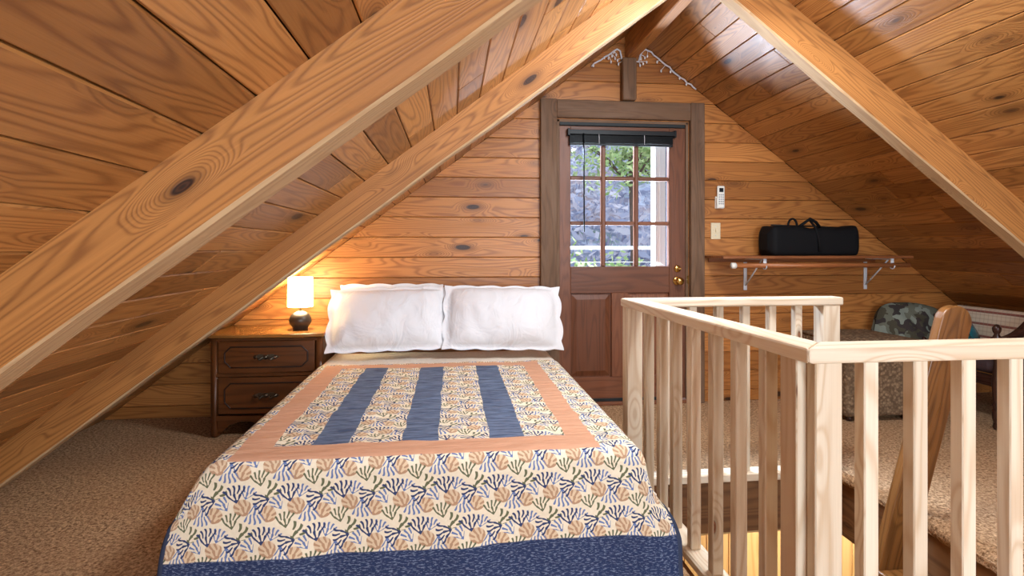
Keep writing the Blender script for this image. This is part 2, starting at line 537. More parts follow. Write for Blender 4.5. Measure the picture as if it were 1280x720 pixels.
# carpet rolled over the right-hand edge of the opening
def roll(a, t):
    y = HY0 - .05 + t * (HY1 + .1 - HY0)
    an = -PI / 2 * .9 + a * PI * 1.25
    r = .034 + .008 * math.sin(y * 7) + .004 * math.sin(y * 23)
    return (HX1 + .03 - r * math.sin(an + .4) * 1.15 + .015 * math.sin(y * 4), y, -.012 + r * math.cos(an + .4))
rb = MB().grid(roll, 12, 40)
tag(rb.build('trim_1', m_carpet), kind='structure')

def plank_prism(b, za, zb, x0a, x0b, x1a, x1b, y, th, seed=None):
    """wall board facing -Y, slanted ends: x0a..x1a at its bottom, x0b..x1b at its top"""
    c = .0035
    g = .0012
    za += g; zb -= g
    pts = []
    for (yy, e) in ((y + th, 0), (y + c, 0), (y, c)):
        pts.append([(x0a + e * .5, yy, za + e), (x1a - e * .5, yy, za + e), (x1b - e * .5, yy, zb - e), (x0b + e * .5, yy, zb - e)])
    vs = [p for r in pts for p in r]
    fs = [[0, 3, 2, 1][::-1], [8, 9, 10, 11]]
    for k in range(2):
        for i in range(4):
            j = (i + 1) % 4
            fs.append([k * 4 + i, k * 4 + j, (k + 1) * 4 + j, (k + 1) * 4 + i])
    b.add(vs, fs, (1, 0, 0), seed)

def gable(y, openings, name, flip=False):
    b = MB(); PH = .1424; z = 1.792 - PH * 13
    rr = random.Random(3 if not flip else 4)
    while z < ZR:
        za, zb = max(z, 0), min(z + PH, ZR - .002)
        z += PH
        if zb - za < .01: continue
        cuts = [(None, None)]
        spans = []
        xs = [('L',), ('R',)]
        ops = [o for o in openings if o[2] < zb - .02 and o[3] > za + .02]
        edges = ['L']
        for o in sorted(ops): edges += [o[0], o[1]]
        edges.append('R')
        for k in range(0, len(edges), 2):
            e0, e1 = edges[k], edges[k + 1]
            a0, b0 = (xl(za), xl(zb)) if e0 == 'L' else (e0, e0)
            a1, b1 = (xr(za), xr(zb)) if e1 == 'R' else (e1, e1)
            if a1 - a0 < .03: continue
            # butt joints
            js = []
            x = min(a0, b0) + rr.uniform(1.3, 3.2)
            while x < min(a1, b1) - .5:
                js.append(x); x += rr.uniform(1.8, 3.4)
            js = [j for j in js if j > max(a0, b0) + .3]
            xa, xb = a0, b0
            for j in js:
                plank_prism(b, za, zb, xa, xb, j - .0008, j - .0008, y, .02, rr.random()); xa = xb = j + .0008
            plank_prism(b, za, zb, xa, xb, a1, b1, y, .02, rr.random())
    if flip:
        b.v = [Vector((p.x, 2 * y - p.y, p.z)) for p in b.v]
        b.f = [f[::-1] for f in b.f]; b.uv = [q[::-1] for q in b.uv]
    # backing with the openings left out
    yb = y + .021 if not flip else y - .021
    zs = sorted({0.0, ZR} | {o[2] for o in openings} | {o[3] for o in openings})
    for za, zb in zip(zs[:-1], zs[1:]):
        ops = [o for o in openings if o[2] <= za + 1e-4 and o[3] >= zb - 1e-4]
        edges = ['L'] + [e for o in sorted(ops) for e in (o[0], o[1])] + ['R']
        for k in range(0, len(edges), 2):
            e0, e1 = edges[k], edges[k + 1]
            a0, b0 = (xl(za) - .04, xl(zb) - .04) if e0 == 'L' else (e0, e0)
            a1, b1 = (xr(za) + .04, xr(zb) + .04) if e1 == 'R' else (e1, e1)
            t = .03 if not flip else -.03
            q = [(a0, yb, za), (a1, yb, za), (b1, yb, zb), (b0, yb, zb)]
            q2 = [(p[0], yb + t, p[2]) for p in q]
            b.add(q + q2, [[0, 1, 2, 3], [7, 6, 5, 4], [0, 4, 5, 1], [1, 5, 6, 2], [2, 6, 7, 3], [3, 7, 4, 0]], None, .5, 1)
    return tag(b.build(name, [m_wall, m_back]), kind='structure')
DX0, DX1, DZ = .755, 1.748, 2.084
gable(D, [(DX0, DX1, 0.0, DZ)], 'wall_far')
RW = (.35, 2.25, .55, 1.85)
gable(BY, [RW], 'wall_near', True)

# ceiling: boards along the ridge, both slopes
def ceiling():
    b = MB(); rr = random.Random(11)
    def slope(lines, sgn):
        n = Vector((-sgn * P, 0, -1)).normalized() if sgn > 0 else Vector((P, 0, -1)).normalized()
        for xa, xb in zip(lines[:-1], lines[1:]):
            y = BY - .0; off = rr.uniform(-1.6, 0)
            ys = [BY]
            yy = BY + rr.uniform(.6, 3.0)
            while yy < D - .35:
                ys.append(yy); yy += rr.uniform(1.6, 3.6)
            ys.append(D)
            for y0, y1 in zip(ys[:-1], ys[1:]):
                xm = (xa + xb) / 2
                L = abs(xb - xa) * math.hypot(1, P)
                c = Vector((xm, 0, roof(xm))) - n * .009
                b.beam(c + Vector((0, y0 + .0006, 0)), c + Vector((0, y1 - .0006, 0)), L - .0034, .018, n, .0035, rr.random())
        e0, e1 = lines[0], lines[-1]
        BA, DA = BY - .06, D + .06
        q = [Vector((e0, BA, roof(e0))) - n * .0185, Vector((e1, BA, roof(e1))) - n * .0185, Vector((e1, DA, roof(e1))) - n * .0185, Vector((e0, DA, roof(e0))) - n * .0185]
        q2 = [p - n * .05 for p in q]
        b.add(q + q2, [[0, 1, 2, 3], [7, 6, 5, 4], [0, 4, 5, 1], [1, 5, 6, 2], [2, 6, 7, 3], [3, 7, 4, 0]], None, .5, 1)
    st = .104
    L = [-.704 + st * k for k in range(-16, 20)]
    L = [x for x in L if x < XR - .03] + [XR]
    slope(L, -1)
    st = .109
    L = [1.96 + st * k for k in range(-7, 28)]
    L = [XR] + [x for x in L if x > XR + .03]
    slope(L, 1)
    return b
tag(ceiling().build('ceiling', [m_ceil, m_back]), kind='structure')

# rafters
def rafter(side, y0, w, dz, label, seed):
    b = MB()
    if side < 0:
        xt = 1.262; x_b = xl(dz * 0 + 0); lowx = XR - (ZR - dz) / P
        poly = [(xt, roof(xt)), (x_b, 0), (lowx, 0), (xt, roof(xt) - dz)]
        g = (1, 0, P)
    else:
        xt = 1.338; x_b = xr(0); lowx = XR + (ZR - dz) / P
        poly = [(xt, roof(xt)), (xt, roof(xt) - dz), (lowx, 0), (x_b, 0)]
        g = (1, 0, -P)
    m = len(poly)
    # cut the long edges into stretches, so that the hewn edges can wander a little
    def pt(i, j, t): 
        a, c = poly[i], poly[j]; return (a[0] + (c[0] - a[0]) * t, a[1] + (c[1] - a[1]) * t)
    N = 40
    top = [pt(0, 1, k / N) for k in range(N + 1)] if side < 0 else [pt(0, 3, k / N) for k in range(N + 1)]
    bot = [pt(3, 2, k / N) for k in range(N + 1)] if side < 0 else [pt(1, 2, k / N) for k in range(N + 1)]
    c = .007
    nn = Vector((-P if side < 0 else P, 0, 0)); up = Vector((-P, 0, 1)).normalized() if side < 0 else Vector((P, 0, 1)).normalized()
    rows = []
    for k in range(N + 1):
        tp = Vector((top[k][0], 0, top[k][1])); bt = Vector((bot[k][0], 0, bot[k][1]))
        j = [mnoise.noise(Vector((k * .35, seed * 9 + q * 5, 0))) * .0045 for q in range(4)]
        rows.append([tp + Vector((0, y0, 0)), bt + up * (c + j[0]) + Vector((0, y0 + abs(j[2]), 0)), bt + up * j[1] + Vector((0, y0 + c + abs(j[2]), 0)),
                     bt + up * j[1] + Vector((0, y0 + w - c, 0)), bt + up * (c + j[3]) + Vector((0, y0 + w, 0)), tp + Vector((0, y0 + w, 0))])
    for rng, mi in (((0, 1), 0), ((1, 2, 3, 4), 1), ((4, 5), 0), ((5, 0), 0)):
        vs = []; fs = []
        for k in range(N + 1): vs += [rows[k][q] for q in rng]
        n = len(rng)
        for k in range(N):
            for q in range(n - 1):
                f = [k * n + q, k * n + q + 1, (k + 1) * n + q + 1, (k + 1) * n + q]
                fs.append(f[::-1] if side > 0 else f)
        b.add(vs, fs, g, seed + .001 * mi, mi)
    b.add(rows[0], [list(range(6))], g, seed, 0); b.add(rows[N], [list(range(5, -1, -1))], g, seed, 0)
    o = b.build('rafter', [m_raft, m_raftw])
    bm = bmesh.new(); bm.from_mesh(o.data); bmesh.ops.remove_doubles(bm, verts=bm.verts, dist=1e-5); bmesh.ops.recalc_face_normals(bm, faces=bm.faces); bm.to_mesh(o.data); bm.free()
    return tag(o, label, 'beam', 'roof rafters')
rafter(-1, 1.16, .11, .189, 'large golden rafter nearest the camera crossing the upper left ceiling', .31)
rafter(-1, 2.56, .09, .17, 'left slope rafter coming down in front of the nightstand and table lamp', .47)
rafter(1, 2.65, .09, .225, 'thick rafter on the right slope above the stair railing', .63)
rafter(1, 1.16, .11, .189, 'rafter on the right slope nearest the camera', .77)
rb = MB(); rb.beam((1.30, BY, 2.615), (1.30, D, 2.615), .076, .18, (0, 0, 1), .005, .21)
ridge = rb.build('ridge_beam', m_raft); tag(ridge, 'ridge beam running under the ceiling peak toward the door wall', 'beam')
kb = MB(); kb.box((1.277, D - .035, 2.37), (.102, .07, .305), .006, .4)
tag(kb.build('wall_post', m_head), 'short weathered brown post block between door header and ridge beam', 'post')

# door casing
cb = MB(); cb.box((.69, D - .022, 1.108), (.118, .044, 2.216), .004, .15); tag(cb.build('trim_2', m_head), kind='structure')
cb = MB(); cb.box((1.803, D - .022, 1.108), (.106, .044, 2.216), .004, .85); tag(cb.build('trim_3', m_head), kind='structure')
cb = MB(); cb.box((1.25, D - .02, 2.15), (1.0, .04, .128), .004, .55); tag(cb.build('trim_4', m_head), kind='structure')
cb = MB(); cb.box((.765, D + .05, 1.04), (.02, .1, 2.08), .002); cb.box((1.738, D + .05, 1.04), (.02, .1, 2.08), .002); cb.box((1.25, D + .05, 2.072), (.99, .1, .02), .002)
tag(cb.build('trim_5', m_head), kind='structure')
cb = MB(); cb.box((1.25, D + .012, 2.052), (.95, .02, .03), .004); tag(cb.build('trim_6', m_sweep), kind='structure')
cb = MB(); cb.box((1.25, D + .03, .012), (.97, .13, .024), .005); tag(cb.build('trim_7', m_door), kind='structure')

# door leaf
door = thing('door_1', None, None, (0, 0, 0), kind='structure')
YD = D + .032
def dpart(name, boxes, m=m_door, ch=.003):
    b = MB()
    for (x0, x1, z0, z1, y0, y1) in boxes:
        b.box(((x0 + x1) / 2, (y0 + y1) / 2, (z0 + z1) / 2), (x1 - x0, y1 - y0, z1 - z0), ch)
    return b.build(name, m, door)
y0, y1 = D + .01, D + .055
dpart('stile', [(.7745, .858, .03, 2.036, y0, y1)]); dpart('stile', [(1.604, 1.7285, .03, 2.036, y0, y1)])
dpart('top_rail', [(.858, 1.604, 1.94, 2.036, y0, y1)])
dpart('lock_rail', [(.858, 1.604, .815, 1.01, y0, y1)])
dpart('bottom_rail', [(.858, 1.604, .03, .20, y0, y1)])
dpart('center_stile', [(1.165, 1.29, .20, .815, y0, y1)])
for (a, c_) in ((.858, 1.165), (1.29, 1.604)):
    b = MB()
    # raised panel: sunk border, sloped field
    y_in, y_f = D + .03, D + .018
    o_, i_ = .012, .05
    X0, X1, Z0, Z1 = a - .004, c_ + .004, .196, .819
    vs = [(X0, y_in, Z0), (X1, y_in, Z0), (X1, y_in, Z1), (X0, y_in, Z1),
          (X0 + o_, y_in, Z0 + o_), (X1 - o_, y_in, Z0 + o_), (X1 - o_, y_in, Z1 - o_), (X0 + o_, y_in, Z1 - o_),
          (X0 + i_, y_f, Z0 + i_), (X1 - i_, y_f, Z0 + i_), (X1 - i_, y_f, Z1 - i_), (X0 + i_, y_f, Z1 - i_),
          (X0, y1 - .01, Z0), (X1, y1 - .01, Z0), (X1, y1 - .01, Z1), (X0, y1 - .01, Z1)]
    fs = [[8, 9, 10, 11], [15, 14, 13, 12]]
    for r0 in (0, 4):
        for i in range(4):
            j = (i + 1) % 4; fs.append([r0 + i, r0 + j, r0 + 4 + j, r0 + 4 + i])
    for i in range(4):
        j = (i + 1) % 4; fs.append([12 + i, 12 + j, j, i])
    b.add(vs, fs, (0, 0, 1)); b.build('panel', m_door, door)
GX0, GX1, GZ0, GZ1 = .858, 1.604, 1.01, 1.94
m1, m2, h1, h2 = 1.105, 1.355, 1.327, 1.658
for x in (m1, m2): dpart('muntin', [(x - .016, x + .016, GZ0, GZ1, y0 + .004, y1 - .004)], m_door, .006)
for z in (h1, h2):
    for xa, xb in ((GX0, m1 - .016), (m1 + .016, m2 - .016), (m2 + .016, GX1)):
        dpart('muntin', [(xa, xb, z - .014, z + .014, y0 + .005, y1 - .005)], m_door, .006)
for xa, xb in ((GX0, m1), (m1, m2), (m2, GX1)):
    for za, zb in ((GZ0, h1), (h1, h2), (h2, GZ1)):
        b = MB(); b.box(((xa + xb) / 2, D + .034, (za + zb) / 2), (xb - xa - .02, .004, zb - za - .02), .0005)
        b.build('pane', m_glass, door)
b = MB(); b.box((1.25, D + .004, .028), (.9, .012, .035), .002); b.build('door_sweep', m_sweep, door)
b = MB(); b.lathe([(.0, 0), (.034, 0), (.034, -.006), (.026, -.012), (.013, -.016), (.012, -.032), (.022, -.038), (.029, -.05), (.028, -.062), (.018, -.07), (0, -.072)], (1.665, y0, .902), 'y', 20)
b.build('door_knob', m_brass, door)['label'] = 'round brass door knob'
b = MB(); b.lathe([(0, 0), (.027, 0), (.027, -.006), (.02, -.014), (.0, -.016)], (1.665, y0, .992), 'y', 20); b.box((1.672, y0 - .022, .992), (.03, .014, .009), .002)
b.build('deadbolt', m_brass, door)['label'] = 'brass deadbolt thumb turn'
b = MB(); b.box((1.742, D + .005, .91), (.012, .012, .06), .001); b.build('strike_plate', m_brass, door)

# raised mini blind on the door
bl = thing('window_blind', 'black mini blind pulled up above the door glass, with a long tilt wand', 'blind', (1.235, D - .0, 1.93))
def at(o, b, name, m, **k):
    ob = b.build(name, m, o, **k); ob.matrix_parent_inverse = Matrix.Identity(4)
    return ob
def loc(b, o):   # geometry given in world, moved into the frame of its thing
    inv = (Matrix.Translation(o.location) @ o.rotation_euler.to_matrix().to_4x4()).inverted()
    b.v = [inv @ p for p in b.v]; return b
def part(o, name, b, m, **k): return loc(b, o).build(name, m, o, **k)
b = MB(); b.box((1.237, D - .014, 1.985), (.80, .036, .034), .003); part(bl, 'headrail', b, m_blackp)
b = MB()
for k in range(13): b.box((1.232, D - .013, 1.962 - k * .0042), (.775, .026, .0026), .0006)
part(bl, 'slat_stack', b, m_blackp)
b = MB(); b.box((1.232, D - .013, 1.899), (.775, .028, .014), .003); part(bl, 'bottom_rail', b, m_blackp)
b = MB(); b.tube([(.945, D - .036, 1.975), (.948, D - .034, 1.6), (.95, D - .03, 1.262)], .0055, 8); part(bl, 'tilt_wand', b, m_blackp)
for x in (.838, 1.636):
    b = MB(); b.box((x, D - .012, 1.985), (.016, .042, .05), .002); part(bl, 'mounting_bracket', b, m_blackp)
for x in (1.06, 1.40):
    b = MB(); b.tube([(x, D - .03, 1.97), (x + .001, D - .03, 1.9)], .002, 6); part(bl, 'lift_cord', b, m_cord)

# window behind the camera
wb = MB()
x0, x1, z0, z1 = RW
for (c_, s_) in ((((x0 + x1) / 2, BY, z0 - .03), (x1 - x0 + .2, .08, .09)), (((x0 + x1) / 2, BY, z1 + .04), (x1 - x0 + .2, .06, .09)),
               ((x0 - .045, BY, (z0 + z1) / 2), (.09, .06, z1 - z0)), ((x1 + .045, BY, (z0 + z1) / 2), (.09, .06, z1 - z0)), (((x0 + x1) / 2, BY, (z0 + z1) / 2), (.05, .05, z1 - z0))):
    wb.box(c_, s_, .004)
w1 = wb.build('window_1', m_head); tag(w1, kind='structure')
b = MB(); b.box(((x0 + x1) / 2, BY - .005, (z0 + z1) / 2), (x1 - x0, .004, z1 - z0), .0005); b.build('pane', m_glass, w1)

# ------------------------------------------------------------------ bed
BX0, BX1, BYF, BYH = -.765, .635, 1.845, 3.74
bed = thing('bed', 'full size bed under the floral quilt, in front of the nightstand and door wall', 'bed', ((BX0 + BX1) / 2, (BYF + BYH) / 2, 0))
def soft_box(x0, x1, y0, y1, z0, z1, r=.05):
    b = MB(); b.box(((x0 + x1) / 2, (y0 + y1) / 2, (z0 + z1) / 2), (x1 - x0, y1 - y0, z1 - z0), r); return b
part(bed, 'mattress', soft_box(BX0, BX1, BYF, BYH, .22, .438, .04), m_cream, bevel=.02, segs=3)
part(bed, 'box_spring', soft_box(BX0 + .01, BX1 - .01, BYF + .02, BYH, .1, .218, .02), m_white)
for x in (BX0 + .1, BX1 - .1):
    for y in (BYF + .12, BYH - .12):
        b = MB(); b.lathe([(.03, 0), (.03, .1)], (x, y, 0), 'z', 12); part(bed, 'leg', b, m_blackp)
# top sheet folded back over the quilt's upper end
def sheet(a, t):
    s = (a - .5) * 2; w = (BX1 - BX0) / 2 + .012
    d = max(0, abs(s) - .94) / .06
    y = 3.30 + t * .43
    x = (BX0 + BX1) / 2 + math.copysign(min(abs(s), .94) / .94 * (w - .012) + d * .012, s)
    z = .448 - (d ** 1.5) * .09 + .005 * mnoise.noise(Vector((x * 6, y * 6, 0)))
    return (x, y, z)
part(bed, 'sheet', MB().grid(sheet, 60, 12), m_cream, solid=.004)

def quilt_mb():
    b = MB()
    ox, oy = .145, .60
    s0, s1 = -.78 - ox, .65 + ox
    xe0, xe1, ye = -.78, .65, 1.82
    ztop = .462
    rr = .045
    def drop(d):      # rounded edge: (outward, down) after cloth length d past the edge line minus r
        L = rr * PI / 2
        if d <= 0: return d, 0
        if d < L: an = d / rr; return rr * math.sin(an), rr * (1 - math.cos(an))
        return rr, rr + (d - L)
    def fn(a, t):
        s = s0 + (s1 - s0) * a
        tc = 3.335 - (3.335 - (ye - oy)) * t
        dx = 0; sg = 0
        if s < xe0 + rr: dx = xe0 + rr - s; sg = -1
        elif s > xe1 - rr: dx = s - (xe1 - rr); sg = 1
        dy = max(0, ye + rr - tc)
        w = min(1, max(0, dy - .05) / .3); w = w * w * (3 - 2 * w)
        px, pz = drop(dx) if dx else (0, 0)
        py, pz2 = drop(dy) if dy else (0, 0)
        # at the foot corners the cloth fans out as one flared fold
        fx = px * (1 - w) + w * min(dx, dx * .86)
        fz = pz * (1 - w) + w * dx * .18
        y = (ye + rr - py) if dy else tc
        x = (s + (0 if not sg else 0)) if not sg else ((xe0 + rr - fx) if sg < 0 else (xe1 - rr + fx))
        z = ztop - math.hypot(fz, pz2) if (fz and pz2) else ztop - fz - pz2
        if dx: x += sg * (.055 if sg < 0 else .015) * max(0, dx - .05) / .1 * (1 - w)
        if dy > .07:
            k = (dy - .07)
            y -= k * .10 + .012 * math.sin(s * 9 + 1) * min(1, k * 3) + .006 * math.sin(s * 21) * min(1, k * 3)
            z += .01 * math.sin(s * 3.0) * min(1, k * 2)
        # relief: quilting puckers and gentle rises
        pk = .0055 * mnoise.noise(Vector((s * 7, tc * 30, 0))) + .007 * mnoise.noise(Vector((s * 3, tc * 5, 3)))
        if not dy and not dx: z += pk
        elif dy > .07: y += pk
        if t < .02: z -= .012
        return (x, y, max(z, .012))
    nu, nv = 150, 190
    b.grid(fn, nu, nv, uvfn=lambda a, t: (s0 + (s1 - s0) * a, 3.335 - (3.335 - (ye - oy)) * t))
    return b
q = quilt_mb().build('quilt', m_quilt, solid=.008)
tag(q, 'patchwork quilt with coral floral print, peach frame, denim strips and indigo border, covering the bed', 'quilt')

def pillow(name, w, h, th, m, label, cat, loc_, rot, scal=.0, group=None, seed=0, nbump=.012, rnd_=0.0):
    o = thing(name, label, cat, loc_, 0, group); o.rotation_euler = rot
    n = 44
    def outline(a, b):
        e = max(abs(a), abs(b))
        k = 1.0
        if scal:
            fr = max(0, (e - .86) / .14)
            s = math.atan2(b * h, a * w)
            peri = (a * w / 2 if abs(b) >= abs(a) else b * h / 2)
            k = 1 + fr * scal * (abs(math.sin(peri * PI / .17)) - .4)
        pinch = 1 - .045 * (1 - abs(a) ** 2) * (abs(b) ** 2) - .0
        pinch2 = 1 - .045 * (1 - abs(b) ** 2) * (abs(a) ** 2)
        k *= 1 - rnd_ * (a * b) ** 2
        return a * w / 2 * k * pinch2, b * h / 2 * k * pinch
    fl_ = .9 if scal else .995
    def mk(sign):
        def fn(u, v):
            a, b = u * 2 - 1, v * 2 - 1
            x, z = outline(a, b)
            aa, bb = min(1, abs(a) / fl_), min(1, abs(b) / fl_)
            t = th / 2 * (max(0, 1 - aa ** 2.6) ** .55) * (max(0, 1 - bb ** 2.6) ** .55)
            t = max(t, .003)
            wr = nbump * mnoise.noise(Vector((x * 5 + seed, z * 6, sign * 2))) + .4 * nbump * mnoise.noise(Vector((x * 16 + z * 9 + seed, z * 10, 5)))
            cr = 1 - max(aa, bb) ** 6
            rip = .006 * math.sin((x if abs(b) > abs(a) else z) * 45 + seed) * max(0, (max(aa, bb) - .6)) * (1 if max(abs(a), abs(b)) < .99 else .6)
            return (x, sign * (t + wr * cr) + rip, z)
        return fn
    b = MB()
    b.grid(mk(-1), n, n); k0 = len(b.v)
    b.grid(mk(1), n, n)
    b.f[len(b.f) // 2:] = [f[::-1] for f in b.f[len(b.f) // 2:]]; 
    ob = b.build('pillowcase', m, o)
    bm = bmesh.new(); bm.from_mesh(ob.data); bmesh.ops.remove_doubles(bm, verts=bm.verts, dist=.0004); bm.to_mesh(ob.data); bm.free()
    return o
tilt = math.radians(-31)
pillow('pillow', .78, .45, .22, m_pil, 'white scalloped pillow on the left of the bed, nearest the lamp', 'pillow', (-.40, 3.575, .695), (tilt, math.radians(-1.0), math.radians(1)), .045, 'white pillows on the bed', 1, .02, .05)
pillow('pillow', .79, .46, .22, m_pil, 'white scalloped pillow on the right of the bed, nearest the door', 'pillow', (.325, 3.545, .70), (tilt, math.radians(1.0), math.radians(-2.5)), .045, 'white pillows on the bed', 7, .02, .05)
pillow('pillow', .72, .44, .12, m_pil, 'white pillow tucked behind the left front pillow against the wall', 'pillow', (-.405, 3.80, .69), (math.radians(-10), 0, 0), .05, 'white pillows on the bed', 4, .012, .05)

# ------------------------------------------------------------------ nightstand and lamp
NX0, NX1, NY, NZ = -1.45, -.79, 3.5, .602
ns = thing('nightstand', 'dark wood two drawer nightstand under the lamp, left of the bed', 'nightstand', ((NX0 + NX1) / 2, NY + .2, 0))
b = MB()
b.box((NX0 + .012, NY + .21, .345), (.024, .40, .512), .003); b.box((NX1 - .012, NY + .21, .345), (.024, .40, .512), .003)
b.box(((NX0 + NX1) / 2, NY + .40, .34), (NX1 - NX0 - .05, .016, .5), .002)
b.box(((NX0 + NX1) / 2, NY + .21, .095), (NX1 - NX0 - .05, .38, .016), .002)
for z in (.586, .375, .115): b.box(((NX0 + NX1) / 2, NY + .014, z), (NX1 - NX0 - .06, .026, .022 if z > .2 else .03), .003)
part(ns, 'case', b, m_dark)
for x, s_ in ((NX0, 1), (NX1, -1)):   # canted fluted corner posts that end in scrolled feet
    b = MB()
    b.lathe([(.020, 0), (.027, .012), (.029, .04), (.022, .075), (.024, .1), (.024, .60)], (x + s_ * .024, NY + .022, 0), 'z', 10)
    part(ns, 'corner_post', b, m_dark)
for x, s_ in ((NX0, 1), (NX1, -1)):
    b = MB(); b.lathe([(.022, 0), (.027, .02), (.022, .09)], (x + s_ * .024, NY + .385, 0), 'z', 10); part(ns, 'back_foot', b, m_dark)
# scalloped apron
pts = [(NX0 + .045, .115)]
N = 40
for k in range(N + 1):
    t = k / N; xx = NX0 + .045 + t * (NX1 - NX0 - .09)
    e = min(t, 1 - t)
    zz = .03 + .05 * min(1, e / .16) + (.016 * math.sin((e - .16) / .34 * PI * 1.5) if e > .16 else -.008 * math.sin(e / .16 * PI * 2))
    pts.append((xx, zz))
pts.append((NX1 - .045, .115))
b = MB(); b.prism(pts[::-1], (0, NY + .012, 0), (1, 0, 0), (0, 0, 1), .02, (1, 0, 0)); part(ns, 'apron', b, m_dark)
def bowfront(x0, x1, z0, z1, y, th, bulge):
    b = MB(); n = 16; vs = []; fs = []
    for k in range(n + 1):
        t = k / n; x = x0 + (x1 - x0) * t; f = bulge * math.sin(t * PI)
        vs += [(x, y - f, z0), (x, y - f, z1), (x, y + th, z1), (x, y + th, z0)]
    for k in range(n):
        for i in range(4):
            j = (i + 1) % 4; fs.append([k * 4 + i, k * 4 + j, k * 4 + 4 + j, k * 4 + 4 + i])
    fs += [[3, 2, 1, 0], [n * 4 + i for i in range(4)]]
    fs = [f[::-1] for f in fs]
    b.add(vs, fs, (1, 0, 0)); return b
for (z0, z1, rz) in ((.388, .582, .5), (.142, .362, .5)):
    x0, x1 = NX0 + .048, NX1 - .048
    dr = part(ns, 'drawer', bowfront(x0, x1, z0, z1, NY - .004, .02, .012), m_dark, bevel=.005)
    # routed outline with notched corners
    cx, w2 = (x0 + x1) / 2, (x1 - x0) / 2 - .04
    za, zb = z0 + .035, z1 - .035; c = .035
    loop = []
    for (xx, zz) in ((cx - w2 + c, za), (cx + w2 - c, za), (cx + w2, za + c), (cx + w2, zb - c), (cx + w2 - c, zb), (cx - w2 + c, zb), (cx - w2, zb - c), (cx - w2, za + c)):
        loop.append((xx, zz))
    loop.append(loop[0]); fine = []
    for p0, p1 in zip(loop[:-1], loop[1:]):
        for k in range(8): fine.append((p0[0] + (p1[0] - p0[0]) * k / 8, p0[1] + (p1[1] - p0[1]) * k / 8))
    fine.append(fine[0])
    yf = lambda x: NY - .004 - .012 * math.sin((x - x0) / (x1 - x0) * PI)
    b = MB(); b.tube([(x, yf(x) - .0005, z) for x, z in fine], .0042, 6); loc(b, ns).build('molding', m_groove, dr)
    zc = (z0 + z1) / 2
    b = MB()
    for s_ in (-1, 1):
        b.tube([(cx + s_ * (.004 + .055 * k / 10), yf(cx) - .008 - .010 * math.sin(k / 10 * PI), zc - .006 + .007 * math.sin(k / 10 * PI * 3)) for k in range(11)], [.0075 - .0035 * abs(math.sin(k / 10 * PI * 2)) for k in range(11)], 8)
        b.lathe([(0, 0), (.011, 0), (.012, -.006), (.006, -.012), (0, -.013)], (cx + s_ * .058, yf(cx) , zc), 'y', 12)
    b.lathe([(0, 0), (.014, 0), (.015, -.008), (.008, -.017), (0, -.018)], (cx, yf(cx), zc), 'y', 14)
    b.prism([(cx + .072 * math.cos(a) * (1 + .12 * math.cos(6 * a)), zc + .016 * math.sin(a) * (1 + .25 * math.cos(6 * a))) for a in [2 * PI * k / 36 for k in range(36)]], (0, yf(cx) + .0005, 0), (1, 0, 0), (0, 0, 1), .004)
    loc(b, ns).build('drawer_pull', m_iron, dr)['label'] = 'ornate dark metal drawer pull'
# shaped top
tp = []
for k in range(25):
    t = k / 24; tp.append((NX0 - .02 + t * (NX1 - NX0 + .032), NY - .022 - .014 * math.sin(t * PI) + .006 * math.cos(t * PI * 4)))
tp += [(NX1 + .012, NY + .415), (NX0 - .02, NY + .415)]
b = MB(); b.prism(tp, (0, 0, NZ + .011), (1, 0, 0), (0, 1, 0), .022, (1, 0, 0)); part(ns, 'top', b, m_dtop, bevel=.006)
ZT = NZ + .022

LX, LY = -.965, 3.66
lp = thing('table_lamp', 'lit table lamp with white drum shade and round dark base on the nightstand', 'lamp', (LX, LY, ZT))
b = MB(); prof = []
for k in range(17):
    a = -PI / 2 + k / 16 * PI
    prof.append((max(.0, .068 * math.cos(a)), .06 + .06 * math.sin(a)))
prof = [(0, 0), (.045, 0)] + [p for p in prof if p[1] > .012 and p[0] > .012] + [(.012, .121), (0, .122)]
b.lathe(prof, (LX, LY, ZT), 'z', 32); part(lp, 'base', b, m_ball)
b = MB(); b.lathe([(.008, .118), (.008, .17), (.014, .172), (.014, .2)], (LX, LY, ZT), 'z', 12); part(lp, 'stem', b, m_brass)
b = MB(); n = 40; SR = .077
b.grid(lambda a, t: (LX + (SR - .002 * t) * math.cos(a * 2 * PI), LY + (SR - .002 * t) * math.sin(a * 2 * PI), ZT + .148 + .185 * t), n, 4, closed_u=True)
part(lp, 'lamp_shade', b, m_shade)
b = MB(); b.lathe([(0, .2), (.010, .205), (.014, .225), (.010, .24), (0, .243)], (LX, LY, ZT), 'z', 16)
m_on = plain('glowing_bulb', (255, 240, 210), .4, em=(255, 214, 150), ems=25)
part(lp, 'bulb', b, m_on)

# ------------------------------------------------------------------ stair railing
rl = thing('stair_railing', 'pale new pine railing with square balusters around the stair opening', 'railing', (.87, 1.3, 0))
ZH = .898
def post_at(name, x, y, sx, sy, z0=0.0, z1=ZH - .04, seed=None):
    b = MB(); b.box((x, y, (z0 + z1) / 2), (sx, sy, z1 - z0), .003, seed); return part(rl, name, b, m_rail)
# handrails: front, side, far
SA = math.atan2(.862 - .826, 1.36)
def side_x(y): return .862 - (y - 1.26) * .0265      # outer face of the side rail
def rail_bar(p0, p1, name='handrail', w=.09, h=.04, z=ZH - .02, seed=None):
    b = MB(); b.beam((p0[0], p0[1], z), (p1[0], p1[1], z), w, h, (0, 0, 1), .007, seed); return part(rl, name, b, m_rail)
